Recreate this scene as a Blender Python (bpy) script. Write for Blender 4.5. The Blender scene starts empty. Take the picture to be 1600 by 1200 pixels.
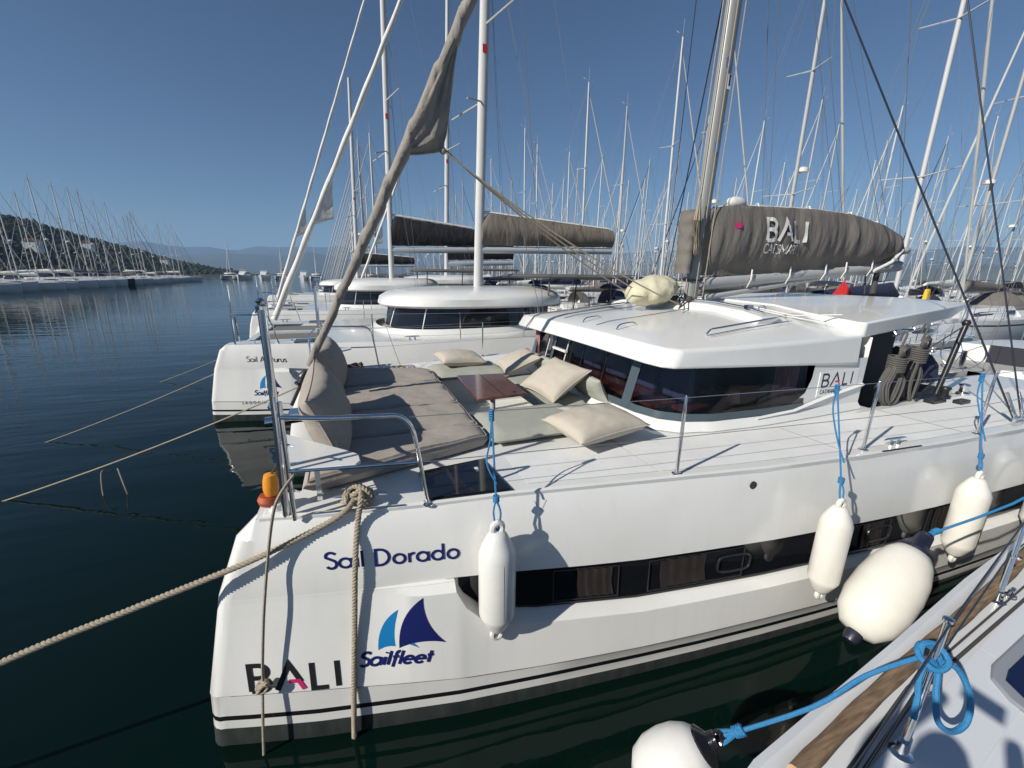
import bpy, bmesh, math, random
from mathutils import Vector, Matrix, noise
PI = math.pi
SC = bpy.context.scene
COL = SC.collection
rnd = random.Random(7)

# ------------------------------------------------------------------ camera
CAM_H = 3.4
AZ, PITCH, ROLL, FPX = 0.3753, math.atan(171.0 / 643.0), 0.0129, 643.0
cd = bpy.data.cameras.new("camera")
cd.sensor_width = 36.0
cd.lens = 36.0 * FPX / 1600.0
cd.clip_start = 0.05
cd.clip_end = 40000.0
cam = bpy.data.objects.new("camera", cd)
COL.objects.link(cam)
sA, cA, sP, cP, sR, cR = math.sin(AZ), math.cos(AZ), math.sin(PITCH), math.cos(PITCH), math.sin(ROLL), math.cos(ROLL)
fwd = Vector((cP * sA, cP * cA, -sP))
r0 = Vector((cA, -sA, 0))
u0 = Vector((sP * sA, sP * cA, cP))
rt = r0 * cR + u0 * sR
up = -r0 * sR + u0 * cR
cam.matrix_world = Matrix(((rt.x, up.x, -fwd.x, 0), (rt.y, up.y, -fwd.y, 0), (rt.z, up.z, -fwd.z, CAM_H), (0, 0, 0, 1)))
SC.camera = cam

# ------------------------------------------------------------------ world and sun
SUN_EL, SUN_AZ = math.radians(31.5), math.radians(254.5)      # azimuth clockwise from +Y
w = bpy.data.worlds.new("World")
SC.world = w
w.use_nodes = True
nt = w.node_tree
nt.nodes.clear()
sky = nt.nodes.new("ShaderNodeTexSky")
sky.sky_type = 'NISHITA'
sky.sun_disc = False
sky.sun_elevation = SUN_EL
sky.sun_rotation = SUN_AZ
sky.air_density = 0.9
sky.dust_density = 0.1
sky.ozone_density = 4.5
bg = nt.nodes.new("ShaderNodeBackground")
bg.inputs[1].default_value = 0.05
wo = nt.nodes.new("ShaderNodeOutputWorld")
nt.links.new(sky.outputs[0], bg.inputs[0])
nt.links.new(bg.outputs[0], wo.inputs[0])
sl = bpy.data.lights.new("sun", 'SUN')
sl.energy = 4.45
sl.angle = math.radians(0.53)
sl.color = (1.0, 0.95, 0.87)
so = bpy.data.objects.new("sun", sl)
COL.objects.link(so)
sdir = Vector((math.cos(SUN_EL) * math.sin(SUN_AZ), math.cos(SUN_EL) * math.cos(SUN_AZ), math.sin(SUN_EL)))
so.rotation_euler = (-sdir).to_track_quat('-Z', 'Y').to_euler()
so.location = (0, 0, 40)
SC.view_settings.view_transform = 'Standard'
SC.view_settings.look = 'None'
SC.view_settings.exposure = 0.45
SC.view_settings.gamma = 1.0
SC.cycles.max_bounces = 8
SC.cycles.transparent_max_bounces = 12
SC.cycles.volume_bounces = 0

# ------------------------------------------------------------------ materials
MATS = {}
def mat(name, col, rough=0.5, metal=0.0, spec=None, noise_amt=0.0, nscale=6.0, bump=0.0, bscale=60.0, coat=0.0, stretch=None, bdist=0.01, trans=None):
    if name in MATS: return MATS[name]
    m = bpy.data.materials.new(name)
    m.use_nodes = True
    N, L = m.node_tree.nodes, m.node_tree.links
    p = N["Principled BSDF"]
    p.inputs["Base Color"].default_value = (*col, 1)
    p.inputs["Roughness"].default_value = rough
    p.inputs["Metallic"].default_value = metal
    if spec is not None: p.inputs["Specular IOR Level"].default_value = spec
    if coat: p.inputs["Coat Weight"].default_value = coat; p.inputs["Coat Roughness"].default_value = 0.06
    if noise_amt or bump:
        tc = N.new("ShaderNodeTexCoord")
        mp = N.new("ShaderNodeMapping")
        L.new(tc.outputs["Object"], mp.inputs[0])
        if stretch: mp.inputs["Scale"].default_value = stretch
    if noise_amt:
        n = N.new("ShaderNodeTexNoise"); n.inputs["Scale"].default_value = nscale; n.inputs["Detail"].default_value = 6
        n.inputs["Roughness"].default_value = 0.65
        L.new(mp.outputs[0], n.inputs["Vector"])
        r = N.new("ShaderNodeMapRange")
        r.inputs["From Min"].default_value = 0.3; r.inputs["From Max"].default_value = 0.7
        r.inputs["To Min"].default_value = 1 - noise_amt; r.inputs["To Max"].default_value = 1 + noise_amt * 0.6
        L.new(n.outputs[0], r.inputs[0])
        mx = N.new("ShaderNodeVectorMath"); mx.operation = 'SCALE'
        mx.inputs[0].default_value = col
        L.new(r.outputs[0], mx.inputs["Scale"])
        L.new(mx.outputs[0], p.inputs["Base Color"])
    if bump:
        n2 = N.new("ShaderNodeTexNoise"); n2.inputs["Scale"].default_value = bscale; n2.inputs["Detail"].default_value = 4
        L.new(mp.outputs[0], n2.inputs["Vector"])
        b = N.new("ShaderNodeBump"); b.inputs["Strength"].default_value = bump; b.inputs["Distance"].default_value = bdist
        L.new(n2.outputs[0], b.inputs["Height"])
        L.new(b.outputs[0], p.inputs["Normal"])
    MATS[name] = m
    return m

M_GEL = mat("gelcoat_white", (0.70, 0.70, 0.67), 0.22, noise_amt=0.05, nscale=1.6, coat=0.3, bump=0.05, bscale=2.5, bdist=0.02)
M_DECK = mat("nonskid_deck", (0.72, 0.72, 0.70), 0.6, noise_amt=0.07, nscale=3.0, bump=0.35, bscale=420, bdist=0.002)
M_GLASS_OPQ = mat("dark_acrylic", (0.008, 0.009, 0.012), 0.05, spec=0.6)
M_BLACK = mat("black_trim", (0.015, 0.015, 0.017), 0.35)
M_STEEL = mat("polished_steel", (0.75, 0.75, 0.75), 0.12, metal=1.0)
M_WIRE = mat("steel_wire", (0.45, 0.45, 0.46), 0.3, metal=0.9)
M_RIG = mat("rigging_wire", (0.13, 0.135, 0.14), 0.7, spec=.2)
M_MAIN = mat("main_mast_alloy", (0.30, 0.30, 0.285), 0.38, metal=0.25, noise_amt=0.08, nscale=3, stretch=(1, 1, .2))
M_DWIRE = mat("dark_wire", (0.02, 0.024, 0.035), 0.4)
M_ALU = mat("mast_aluminium", (0.40, 0.405, 0.40), 0.5, spec=.3, metal=0.0, noise_amt=0.08, nscale=3, stretch=(1, 1, .2))
M_WMAST = mat("white_mast_paint", (0.54, 0.54, 0.53), 0.6, spec=.25, noise_amt=0.06, nscale=3, stretch=(1, 1, .2))
M_TAUPE = mat("taupe_canvas", (0.15, 0.135, 0.12), 0.85, noise_amt=0.12, nscale=5, bump=0.55, bscale=9, bdist=0.03, stretch=(1.6, 1, .45))
M_SAILUV = mat("taupe_sail_strip", (0.26, 0.235, 0.205), 0.85, noise_amt=0.15, nscale=9, bump=0.9, bscale=16, bdist=0.02, stretch=(1, 1, .7))
M_BED = mat("grey_beige_fabric", (0.33, 0.293, 0.255), 0.9, noise_amt=0.05, nscale=6, bump=0.6, bscale=7, bdist=0.02, stretch=(1, 2.4, 1))
M_PILLOW = mat("sand_fabric", (0.45, 0.405, 0.335), 0.9, noise_amt=0.05, nscale=8, bump=0.45, bscale=6, bdist=0.02, stretch=(1, 1.8, 1))
M_SAGE = mat("sage_fabric", (0.34, 0.345, 0.295), 0.9, noise_amt=0.08, nscale=8, bump=0.4, bscale=8, bdist=0.01)
M_CREAM = mat("cream_bag_cloth", (0.56, 0.52, 0.37), 0.8, noise_amt=0.1, nscale=6, bump=0.9, bscale=6, bdist=0.03)
M_FENDER = mat("white_vinyl", (0.64, 0.63, 0.595), 0.30, noise_amt=0.04, nscale=13, bump=0.05, bscale=20)
M_FENDER2 = mat("yellowed_vinyl", (0.66, 0.64, 0.575), 0.32, noise_amt=0.06, nscale=4, bump=0.02, bscale=20)
M_NAVY = mat("navy_rubber", (0.012, 0.014, 0.028), 0.4)
M_BLUEROPE = mat("blue_rope", (0.02, 0.17, 0.36), 0.7, noise_amt=0.25, nscale=120, bump=0.9, bscale=160, bdist=0.004)
M_ROPE = mat("beige_rope", (0.34, 0.29, 0.215), 0.9, noise_amt=0.3, nscale=60, bump=0.8, bscale=140, bdist=0.003)
M_GREYROPE = mat("grey_braid_rope", (0.10, 0.095, 0.088), 0.9, noise_amt=0.35, nscale=90, bump=1.0, bscale=120, bdist=0.006)
M_DARKROPE = mat("dark_rope", (0.06, 0.055, 0.05), 0.9, noise_amt=0.3, nscale=90)
M_RED = mat("red_plastic", (0.45, 0.02, 0.02), 0.5)
M_ORANGE = mat("orange_float", (0.72, 0.27, 0.02), 0.5, noise_amt=0.25, nscale=12)
M_RUST = mat("rust_red_float", (0.42, 0.085, 0.03), 0.55, noise_amt=0.2, nscale=12)
M_DNAVY = mat("navy_canvas", (0.018, 0.024, 0.06), 0.85, noise_amt=0.2, nscale=6, bump=0.6, bscale=5, bdist=0.03)
M_DBLACK = mat("black_canvas", (0.014, 0.013, 0.016), 0.85, noise_amt=0.2, nscale=6, bump=0.8, bscale=5, bdist=0.04)
M_SAILW = mat("white_sailcloth", (0.66, 0.65, 0.61), 0.8, noise_amt=0.12, nscale=5, bump=0.5, bscale=8, bdist=0.02)
M_TEXTNAVY = mat("navy_vinyl_letter", (0.01, 0.016, 0.11), 0.4)
M_TEXTBLK = mat("black_vinyl_letter", (0.016, 0.016, 0.018), 0.4)
M_TEXTWHT = mat("white_print", (0.62, 0.61, 0.58), 0.7)
M_CYAN = mat("cyan_vinyl_letter", (0.01, 0.19, 0.45), 0.4)
M_MAG = mat("crimson_vinyl_letter", (0.50, 0.02, 0.12), 0.4)
M_SLATE = mat("slate_window_border", (0.06, 0.085, 0.10), 0.3)
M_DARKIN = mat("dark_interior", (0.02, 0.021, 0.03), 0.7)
M_CURT = mat("mauve_curtain", (0.34, 0.19, 0.20), 0.9, noise_amt=0.3, nscale=12, stretch=(6, 6, .6))
M_PINK = mat("lampshade_cloth", (0.62, 0.42, 0.40), 0.9)
M_MAROON = mat("maroon_hull_paint", (0.05, 0.012, 0.012), 0.3)
M_CONC = mat("pontoon_concrete", (0.33, 0.30, 0.27), 0.9, noise_amt=0.2, nscale=2)
M_TEAK = mat("teak_slats", (0.32, 0.19, 0.11), 0.7, noise_amt=0.25, nscale=12, stretch=(.3, 6, 1))
M_SKIN = mat("skin", (0.45, 0.27, 0.2), 0.6)
M_CLOTH = mat("dark_clothing", (0.05, 0.06, 0.09), 0.9)
M_YELLOW = mat("yellow_canvas", (0.62, 0.42, 0.02), 0.8)
M_GREYHULL = mat("pale_grey_hull", (0.42, 0.45, 0.47), 0.3, noise_amt=0.06, nscale=.6)

def wood_mat(name, c1, c2, scale, rough, coat, stretch):
    m = bpy.data.materials.new(name); m.use_nodes = True
    N, L = m.node_tree.nodes, m.node_tree.links
    p = N["Principled BSDF"]
    tc = N.new("ShaderNodeTexCoord"); mp = N.new("ShaderNodeMapping"); mp.inputs["Scale"].default_value = stretch
    n = N.new("ShaderNodeTexNoise"); n.inputs["Scale"].default_value = scale; n.inputs["Detail"].default_value = 8
    cr = N.new("ShaderNodeValToRGB")
    cr.color_ramp.elements[0].position = 0.35; cr.color_ramp.elements[1].position = 0.68
    cr.color_ramp.elements[0].color = (*c1, 1); cr.color_ramp.elements[1].color = (*c2, 1)
    L.new(tc.outputs["Object"], mp.inputs[0]); L.new(mp.outputs[0], n.inputs["Vector"]); L.new(n.outputs[0], cr.inputs[0])
    L.new(cr.outputs[0], p.inputs["Base Color"])
    p.inputs["Roughness"].default_value = rough
    if coat: p.inputs["Coat Weight"].default_value = coat; p.inputs["Coat Roughness"].default_value = 0.08
    return m
M_VARN = wood_mat("varnished_mahogany", (0.055, 0.014, 0.008), (0.16, 0.05, 0.026), 7, 0.3, 0.8, (1, 9, 1))
M_POLE = wood_mat("weathered_pole_wood", (0.12, 0.075, 0.042), (0.27, 0.18, 0.105), 9, 0.85, 0, (.6, 6, 6))
M_CUT = wood_mat("sawn_wood_end", (0.35, 0.2, 0.11), (0.5, 0.31, 0.18), 14, 0.9, 0, (1, 1, 1))

def hull_mat():
    m = bpy.data.materials.new("hull_paint"); m.use_nodes = True
    N, L = m.node_tree.nodes, m.node_tree.links
    p = N["Principled BSDF"]
    tc = N.new("ShaderNodeTexCoord"); sx = N.new("ShaderNodeSeparateXYZ"); L.new(tc.outputs["Object"], sx.inputs[0])
    n = N.new("ShaderNodeTexNoise"); n.inputs["Scale"].default_value = 1.1; n.inputs["Detail"].default_value = 7; L.new(tc.outputs["Object"], n.inputs["Vector"])
    n3 = N.new("ShaderNodeTexNoise"); n3.inputs["Scale"].default_value = 9; n3.inputs["Detail"].default_value = 6
    mp = N.new("ShaderNodeMapping"); mp.inputs["Scale"].default_value = (1.2, 1, .25); L.new(tc.outputs["Object"], mp.inputs[0]); L.new(mp.outputs[0], n3.inputs["Vector"])
    white = N.new("ShaderNodeMix"); white.data_type = 'RGBA'
    white.inputs[6].default_value = (0.72, 0.715, 0.685, 1); white.inputs[7].default_value = (0.665, 0.66, 0.62, 1)
    mr = N.new("ShaderNodeMapRange"); mr.inputs[1].default_value = .42; mr.inputs[2].default_value = .72; L.new(n.outputs[0], mr.inputs[0]); L.new(mr.outputs[0], white.inputs[0])
    st2 = N.new("ShaderNodeTexNoise"); st2.inputs["Scale"].default_value = 5; st2.inputs["Detail"].default_value = 8
    mq = N.new("ShaderNodeMapping"); mq.inputs["Scale"].default_value = (3.2, 3.2, .22); L.new(tc.outputs["Object"], mq.inputs[0]); L.new(mq.outputs[0], st2.inputs["Vector"])
    mr5 = N.new("ShaderNodeMapRange"); mr5.inputs[1].default_value = .55; mr5.inputs[2].default_value = .8; mr5.inputs[3].default_value = 0; mr5.inputs[4].default_value = .14; L.new(st2.outputs[0], mr5.inputs[0])
    wh0 = white; white = N.new("ShaderNodeMix"); white.data_type = 'RGBA'; white.inputs[7].default_value = (0.50, 0.48, 0.42, 1)
    L.new(wh0.outputs[2], white.inputs[6]); L.new(mr5.outputs[0], white.inputs[0])
    foul = N.new("ShaderNodeMix"); foul.data_type = 'RGBA'
    foul.inputs[6].default_value = (0.007, 0.012, 0.012, 1); foul.inputs[7].default_value = (0.030, 0.040, 0.037, 1)
    mr3 = N.new("ShaderNodeMapRange"); mr3.inputs[1].default_value = .35; mr3.inputs[2].default_value = .75; L.new(n3.outputs[0], mr3.inputs[0]); L.new(mr3.outputs[0], foul.inputs[0])
    # the waterline paint rises a little towards the bow (x of the boat's own length)
    lift = N.new("ShaderNodeMath"); lift.operation = 'MULTIPLY_ADD'; lift.inputs[1].default_value = 0.017; lift.inputs[2].default_value = 0.0
    L.new(sx.outputs[0], lift.inputs[0])
    zz = N.new("ShaderNodeMath"); zz.operation = 'ADD'; L.new(sx.outputs[2], zz.inputs[0]); L.new(lift.outputs[0], zz.inputs[1])
    def thr(v):
        t = N.new("ShaderNodeMath"); t.operation = 'LESS_THAN'; t.inputs[1].default_value = v; L.new(zz.outputs[0], t.inputs[0]); return t
    a, b, c = thr(0.085), thr(0.165), thr(0.21)
    sub = N.new("ShaderNodeMath"); sub.operation = 'SUBTRACT'; L.new(c.outputs[0], sub.inputs[0]); L.new(b.outputs[0], sub.inputs[1])
    m1 = N.new("ShaderNodeMix"); m1.data_type = 'RGBA'; m1.inputs[7].default_value = (0.012, 0.012, 0.014, 1)
    L.new(sub.outputs[0], m1.inputs[0]); L.new(white.outputs[2], m1.inputs[6])
    m2 = N.new("ShaderNodeMix"); m2.data_type = 'RGBA'
    L.new(a.outputs[0], m2.inputs[0]); L.new(m1.outputs[2], m2.inputs[6]); L.new(foul.outputs[2], m2.inputs[7])
    L.new(m2.outputs[2], p.inputs["Base Color"])
    rr = N.new("ShaderNodeMapRange"); rr.inputs[3].default_value = 0.13; rr.inputs[4].default_value = 0.95; L.new(a.outputs[0], rr.inputs[0]); L.new(rr.outputs[0], p.inputs["Roughness"])
    b = N.new("ShaderNodeBump"); b.inputs["Strength"].default_value = 0.12; b.inputs["Distance"].default_value = 0.02
    n4 = N.new("ShaderNodeTexNoise"); n4.inputs["Scale"].default_value = 1.6; L.new(tc.outputs["Object"], n4.inputs["Vector"]); L.new(n4.outputs[0], b.inputs["Height"]); L.new(b.outputs[0], p.inputs["Normal"])
    return m
M_HULL = hull_mat()

def glass_mat(name, tint, amt):
    m = bpy.data.materials.new(name); m.use_nodes = True
    N, L = m.node_tree.nodes, m.node_tree.links
    N.clear()
    o = N.new("ShaderNodeOutputMaterial"); g = N.new("ShaderNodeBsdfGlossy"); g.inputs["Roughness"].default_value = 0.03
    t = N.new("ShaderNodeBsdfTransparent"); t.inputs[0].default_value = (*tint, 1)
    f = N.new("ShaderNodeFresnel"); f.inputs[0].default_value = 1.5
    mx = N.new("ShaderNodeMixShader")
    L.new(f.outputs[0], mx.inputs[0]); L.new(t.outputs[0], mx.inputs[1]); L.new(g.outputs[0], mx.inputs[2]); L.new(mx.outputs[0], o.inputs[0])
    return m
M_GLASS = glass_mat("tinted_glass", (0.60, 0.54, 0.57), 1)
M_HGLASS = glass_mat("dark_hull_glass", (0.20, 0.18, 0.18), 1)

def water_mat():
    m = bpy.data.materials.new("sea_water"); m.use_nodes = True
    N, L = m.node_tree.nodes, m.node_tree.links
    p = N["Principled BSDF"]
    p.inputs["Base Color"].default_value = (0.0014, 0.0075, 0.0052, 1)
    p.inputs["Roughness"].default_value = 0.035
    p.inputs["IOR"].default_value = 1.31; p.inputs["Specular IOR Level"].default_value = 0.46
    tc = N.new("ShaderNodeTexCoord")
    def nz(scale, rot, st, det):
        mp = N.new("ShaderNodeMapping"); mp.inputs["Scale"].default_value = st; mp.inputs["Rotation"].default_value = (0, 0, rot)
        L.new(tc.outputs["Object"], mp.inputs[0])
        n = N.new("ShaderNodeTexNoise"); n.inputs["Scale"].default_value = scale; n.inputs["Detail"].default_value = det
        n.inputs["Roughness"].default_value = 0.45
        L.new(mp.outputs[0], n.inputs["Vector"]); return n
    a = nz(0.55, 0.35, (0.5, 1.6, 1), 3); b = nz(2.6, 0.2, (0.45, 1.5, 1), 3); c = nz(0.05, 0.2, (1, 1, 1), 2)
    b1 = N.new("ShaderNodeBump"); b1.inputs["Distance"].default_value = 0.10; b1.inputs["Strength"].default_value = 0.26
    L.new(a.outputs[0], b1.inputs["Height"])
    b2 = N.new("ShaderNodeBump"); b2.inputs["Distance"].default_value = 0.016
    cm = N.new("ShaderNodeMapRange"); cm.inputs[1].default_value = .4; cm.inputs[2].default_value = .62; cm.inputs[3].default_value = .12; cm.inputs[4].default_value = .8
    L.new(c.outputs[0], cm.inputs[0]); L.new(cm.outputs[0], b2.inputs["Strength"])
    L.new(b.outputs[0], b2.inputs["Height"]); L.new(b1.outputs[0], b2.inputs["Normal"])
    L.new(b2.outputs[0], p.inputs["Normal"])
    return m
M_WATER = water_mat()

# ------------------------------------------------------------------ mesh building
class MB:
    def __init__(s): s.v = []; s.f = []; s.m = []; s.cm = 0
    def add(s, vs, fs):
        b = len(s.v); s.v += [Vector(q) for q in vs]
        for f in fs: s.f.append(tuple(b + i for i in f)); s.m.append(s.cm)
        return s
    def box(s, c, d, rot=None, tap=1.0):
        vs = []
        for x, y, z in ((-1, -1, -1), (1, -1, -1), (1, 1, -1), (-1, 1, -1), (-1, -1, 1), (1, -1, 1), (1, 1, 1), (-1, 1, 1)):
            k = tap if z > 0 else 1
            q = Vector((x * d[0] / 2 * k, y * d[1] / 2 * k, z * d[2] / 2))
            if rot is not None: q = rot @ q
            vs.append(q + Vector(c))
        return s.add(vs, [(0, 3, 2, 1), (4, 5, 6, 7), (0, 1, 5, 4), (1, 2, 6, 5), (2, 3, 7, 6), (3, 0, 4, 7)])
    def loft(s, rings, closed=True, caps=True, flip=False):
        n = len(rings[0]); b = len(s.v)
        for r in rings: s.v += [Vector(q) for q in r]
        for i in range(len(rings) - 1):
            for j in range(n if closed else n - 1):
                k = (j + 1) % n
                f = (b + i * n + j, b + i * n + k, b + (i + 1) * n + k, b + (i + 1) * n + j)
                s.f.append(f[::-1] if flip else f); s.m.append(s.cm)
        if caps and closed:
            f = tuple(b + j for j in range(n)); s.f.append(f if flip else f[::-1]); s.m.append(s.cm)
            f = tuple(b + (len(rings) - 1) * n + j for j in range(n)); s.f.append(f[::-1] if flip else f); s.m.append(s.cm)
        return s
    def tube(s, pts, r, n=8, closed=False, sy=1.0):
        pts = [Vector(p) for p in pts]; k = len(pts)
        rs = r if isinstance(r, (list, tuple)) else [r] * k
        rings = []; nrm = None
        for i, p in enumerate(pts):
            a = pts[i - 1] if (i > 0 or closed) else p; c = pts[(i + 1) % k] if (i < k - 1 or closed) else p
            t = (c - a)
            t = t.normalized() if t.length > 1e-9 else Vector((0, 0, 1))
            if nrm is None:
                nrm = t.orthogonal() if abs(t.z) < .99 else Vector((1, 0, 0))
                if abs(t.z) < .9: nrm = Vector((0, 0, 1)).cross(t)
            nrm = (nrm - t * nrm.dot(t))
            nrm = nrm.normalized() if nrm.length > 1e-9 else t.orthogonal().normalized()
            bn = t.cross(nrm)
            rings.append([p + (nrm * math.cos(2 * PI * j / n) + bn * math.sin(2 * PI * j / n) * sy) * rs[i] for j in range(n)])
        if closed: rings.append(rings[0])
        return s.loft(rings, True, not closed)
    def lathe(s, prof, base, axis=(0, 0, 1), n=24):
        ax = Vector(axis).normalized(); e = ax.orthogonal().normalized(); g = ax.cross(e)
        rings = [[Vector(base) + ax * h + (e * math.cos(2 * PI * j / n) + g * math.sin(2 * PI * j / n)) * max(r, 1e-4) for j in range(n)] for r, h in prof]
        return s.loft(rings)
    def sheet(s, poly, th=0.0):
        n = len(poly); b = len(s.v); s.v += [Vector(q) for q in poly]; s.f.append(tuple(range(b, b + n))); s.m.append(s.cm)
        return s
    def prism(s, poly, z0, z1):
        return s.loft([[(x, y, z0) for x, y in poly], [(x, y, z1) for x, y in poly]])
    def ball(s, c, r, n=12, sq=(1, 1, 1), jit=0, seed=0):
        rings = []
        for i in range(1, n // 2):
            a = PI * i / (n // 2)
            ring = []
            for j in range(n):
                d = Vector((math.sin(a) * math.cos(2 * PI * j / n) * sq[0], math.sin(a) * math.sin(2 * PI * j / n) * sq[1], -math.cos(a) * sq[2]))
                k = 1 + (jit * noise.noise(d * 2.3 + Vector((seed, seed * 1.7, 0))) if jit else 0)
                ring.append(Vector(c) + d * r * k)
            rings.append(ring)
        return s.loft(rings)

ORG = {}
def _mesh(name, mb, ms, smooth, org, bevel):
    me = bpy.data.meshes.new(name)
    me.from_pydata([tuple(v - org) for v in mb.v], [], mb.f)
    ms = ms if isinstance(ms, (list, tuple)) else [ms]
    for m in ms: me.materials.append(m)
    if len(ms) > 1: me.polygons.foreach_set("material_index", mb.m)
    bm = bmesh.new(); bm.from_mesh(me); bmesh.ops.recalc_face_normals(bm, faces=bm.faces); bm.to_mesh(me); bm.free()
    if smooth:
        me.polygons.foreach_set("use_smooth", [True] * len(me.polygons))
        me.set_sharp_from_angle(angle=math.radians(smooth if smooth is not True else 40))
    me.update()
    return me
def world_org(o): return ORG.get(o.name, Vector((0, 0, 0)))
def part(name, mb, ms, parent, smooth=True, bevel=0, label=None, seg=2):
    org = world_org(parent)
    o = bpy.data.objects.new(name, _mesh(name, mb, ms, smooth, org, bevel)); COL.objects.link(o)
    o.parent = parent; ORG[o.name] = org
    if bevel: bv(o, bevel, seg)
    if label: o["label"] = label
    return o
def bv(o, w, seg=2):
    b = o.modifiers.new("bevel", 'BEVEL'); b.width = w; b.segments = seg; b.limit_method = 'ANGLE'; b.angle_limit = math.radians(30); b.harden_normals = False
def thing(name, label, cat, loc, group=None):
    o = bpy.data.objects.new(name, None); COL.objects.link(o); o.empty_display_size = .2
    o.location = loc; ORG[o.name] = Vector(loc)
    o["label"] = label; o["category"] = cat
    if group: o["group"] = group
    return o
def solo(name, mb, ms, label, cat, group=None, smooth=True, bevel=0, kind=None, org=None, seg=2):
    if org is None:
        n = len(mb.v); org = Vector((sum(v.x for v in mb.v) / n, sum(v.y for v in mb.v) / n, min(v.z for v in mb.v)))
    org = Vector(org)
    o = bpy.data.objects.new(name, _mesh(name, mb, ms, smooth, org, bevel)); COL.objects.link(o); o.location = org; ORG[o.name] = org
    if kind: o["kind"] = kind
    if label: o["label"] = label
    if cat: o["category"] = cat
    if group: o["group"] = group
    if bevel: bv(o, bevel, seg)
    return o
def copy_tree(o, parent=None):
    c = o.copy(); COL.objects.link(c); c.parent = parent
    ORG[c.name] = world_org(o)
    for ch in list(o.children): copy_tree(ch, c)
    return c
def lerp(a, b, t): return a + (b - a) * t
def interp(x, tab, k=1):
    if x <= tab[0][0]: return tab[0][k]
    for a, b in zip(tab, tab[1:]):
        if x <= b[0]: return lerp(a[k], b[k], (x - a[0]) / (b[0] - a[0]))
    return tab[-1][k]
def catenary(a, b, sag, n=16):
    a, b = Vector(a), Vector(b)
    return [a.lerp(b, i / n) - Vector((0, 0, sag * 4 * (i / n) * (1 - i / n))) for i in range(n + 1)]
def smooth_path(pts, n=6):
    pts = [Vector(p) for p in pts]; out = []
    for i in range(len(pts) - 1):
        p0 = pts[max(i - 1, 0)]; p1 = pts[i]; p2 = pts[i + 1]; p3 = pts[min(i + 2, len(pts) - 1)]
        for j in range(n):
            t = j / n
            out.append(0.5 * ((2 * p1) + (p2 - p0) * t + (2 * p0 - 5 * p1 + 4 * p2 - p3) * t * t + (-p0 + 3 * p1 - 3 * p2 + p3) * t ** 3))
    out.append(pts[-1]); return out
def twisted(mb, pts, r, pitch=0.06, strands=3, n=6):
    # lay-twisted rope: strands spiralling round the path
    pts = [Vector(p) for p in pts]
    L = [0]
    for a, b in zip(pts, pts[1:]): L.append(L[-1] + (b - a).length)
    tot = L[-1]; N = max(8, int(tot / (pitch / 7)))
    cen = []; j = 0
    for i in range(N + 1):
        d = tot * i / N
        while j < len(L) - 2 and L[j + 1] < d: j += 1
        cen.append(pts[j].lerp(pts[j + 1], min(1, (d - L[j]) / max(1e-6, L[j + 1] - L[j]))))
    nrm = None; frames = []
    for i in range(N + 1):
        t = (cen[min(i + 1, N)] - cen[max(i - 1, 0)]).normalized()
        if nrm is None: nrm = t.orthogonal()
        nrm = (nrm - t * nrm.dot(t)).normalized(); frames.append((nrm.copy(), t.cross(nrm)))
    for k in range(strands):
        path = []
        for i in range(N + 1):
            a = 2 * PI * (tot * i / N / pitch + k / strands)
            path.append(cen[i] + (frames[i][0] * math.cos(a) + frames[i][1] * math.sin(a)) * r * .52)
        mb.tube(path, r * .55, n)
    return mb

# ------------------------------------------------------------------ stroke lettering
def arc(cx, cy, rx, ry, a0, a1, n=14):
    return [(cx + rx * math.cos(math.radians(lerp(a0, a1, i / n))), cy + ry * math.sin(math.radians(lerp(a0, a1, i / n)))) for i in range(n + 1)]
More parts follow.
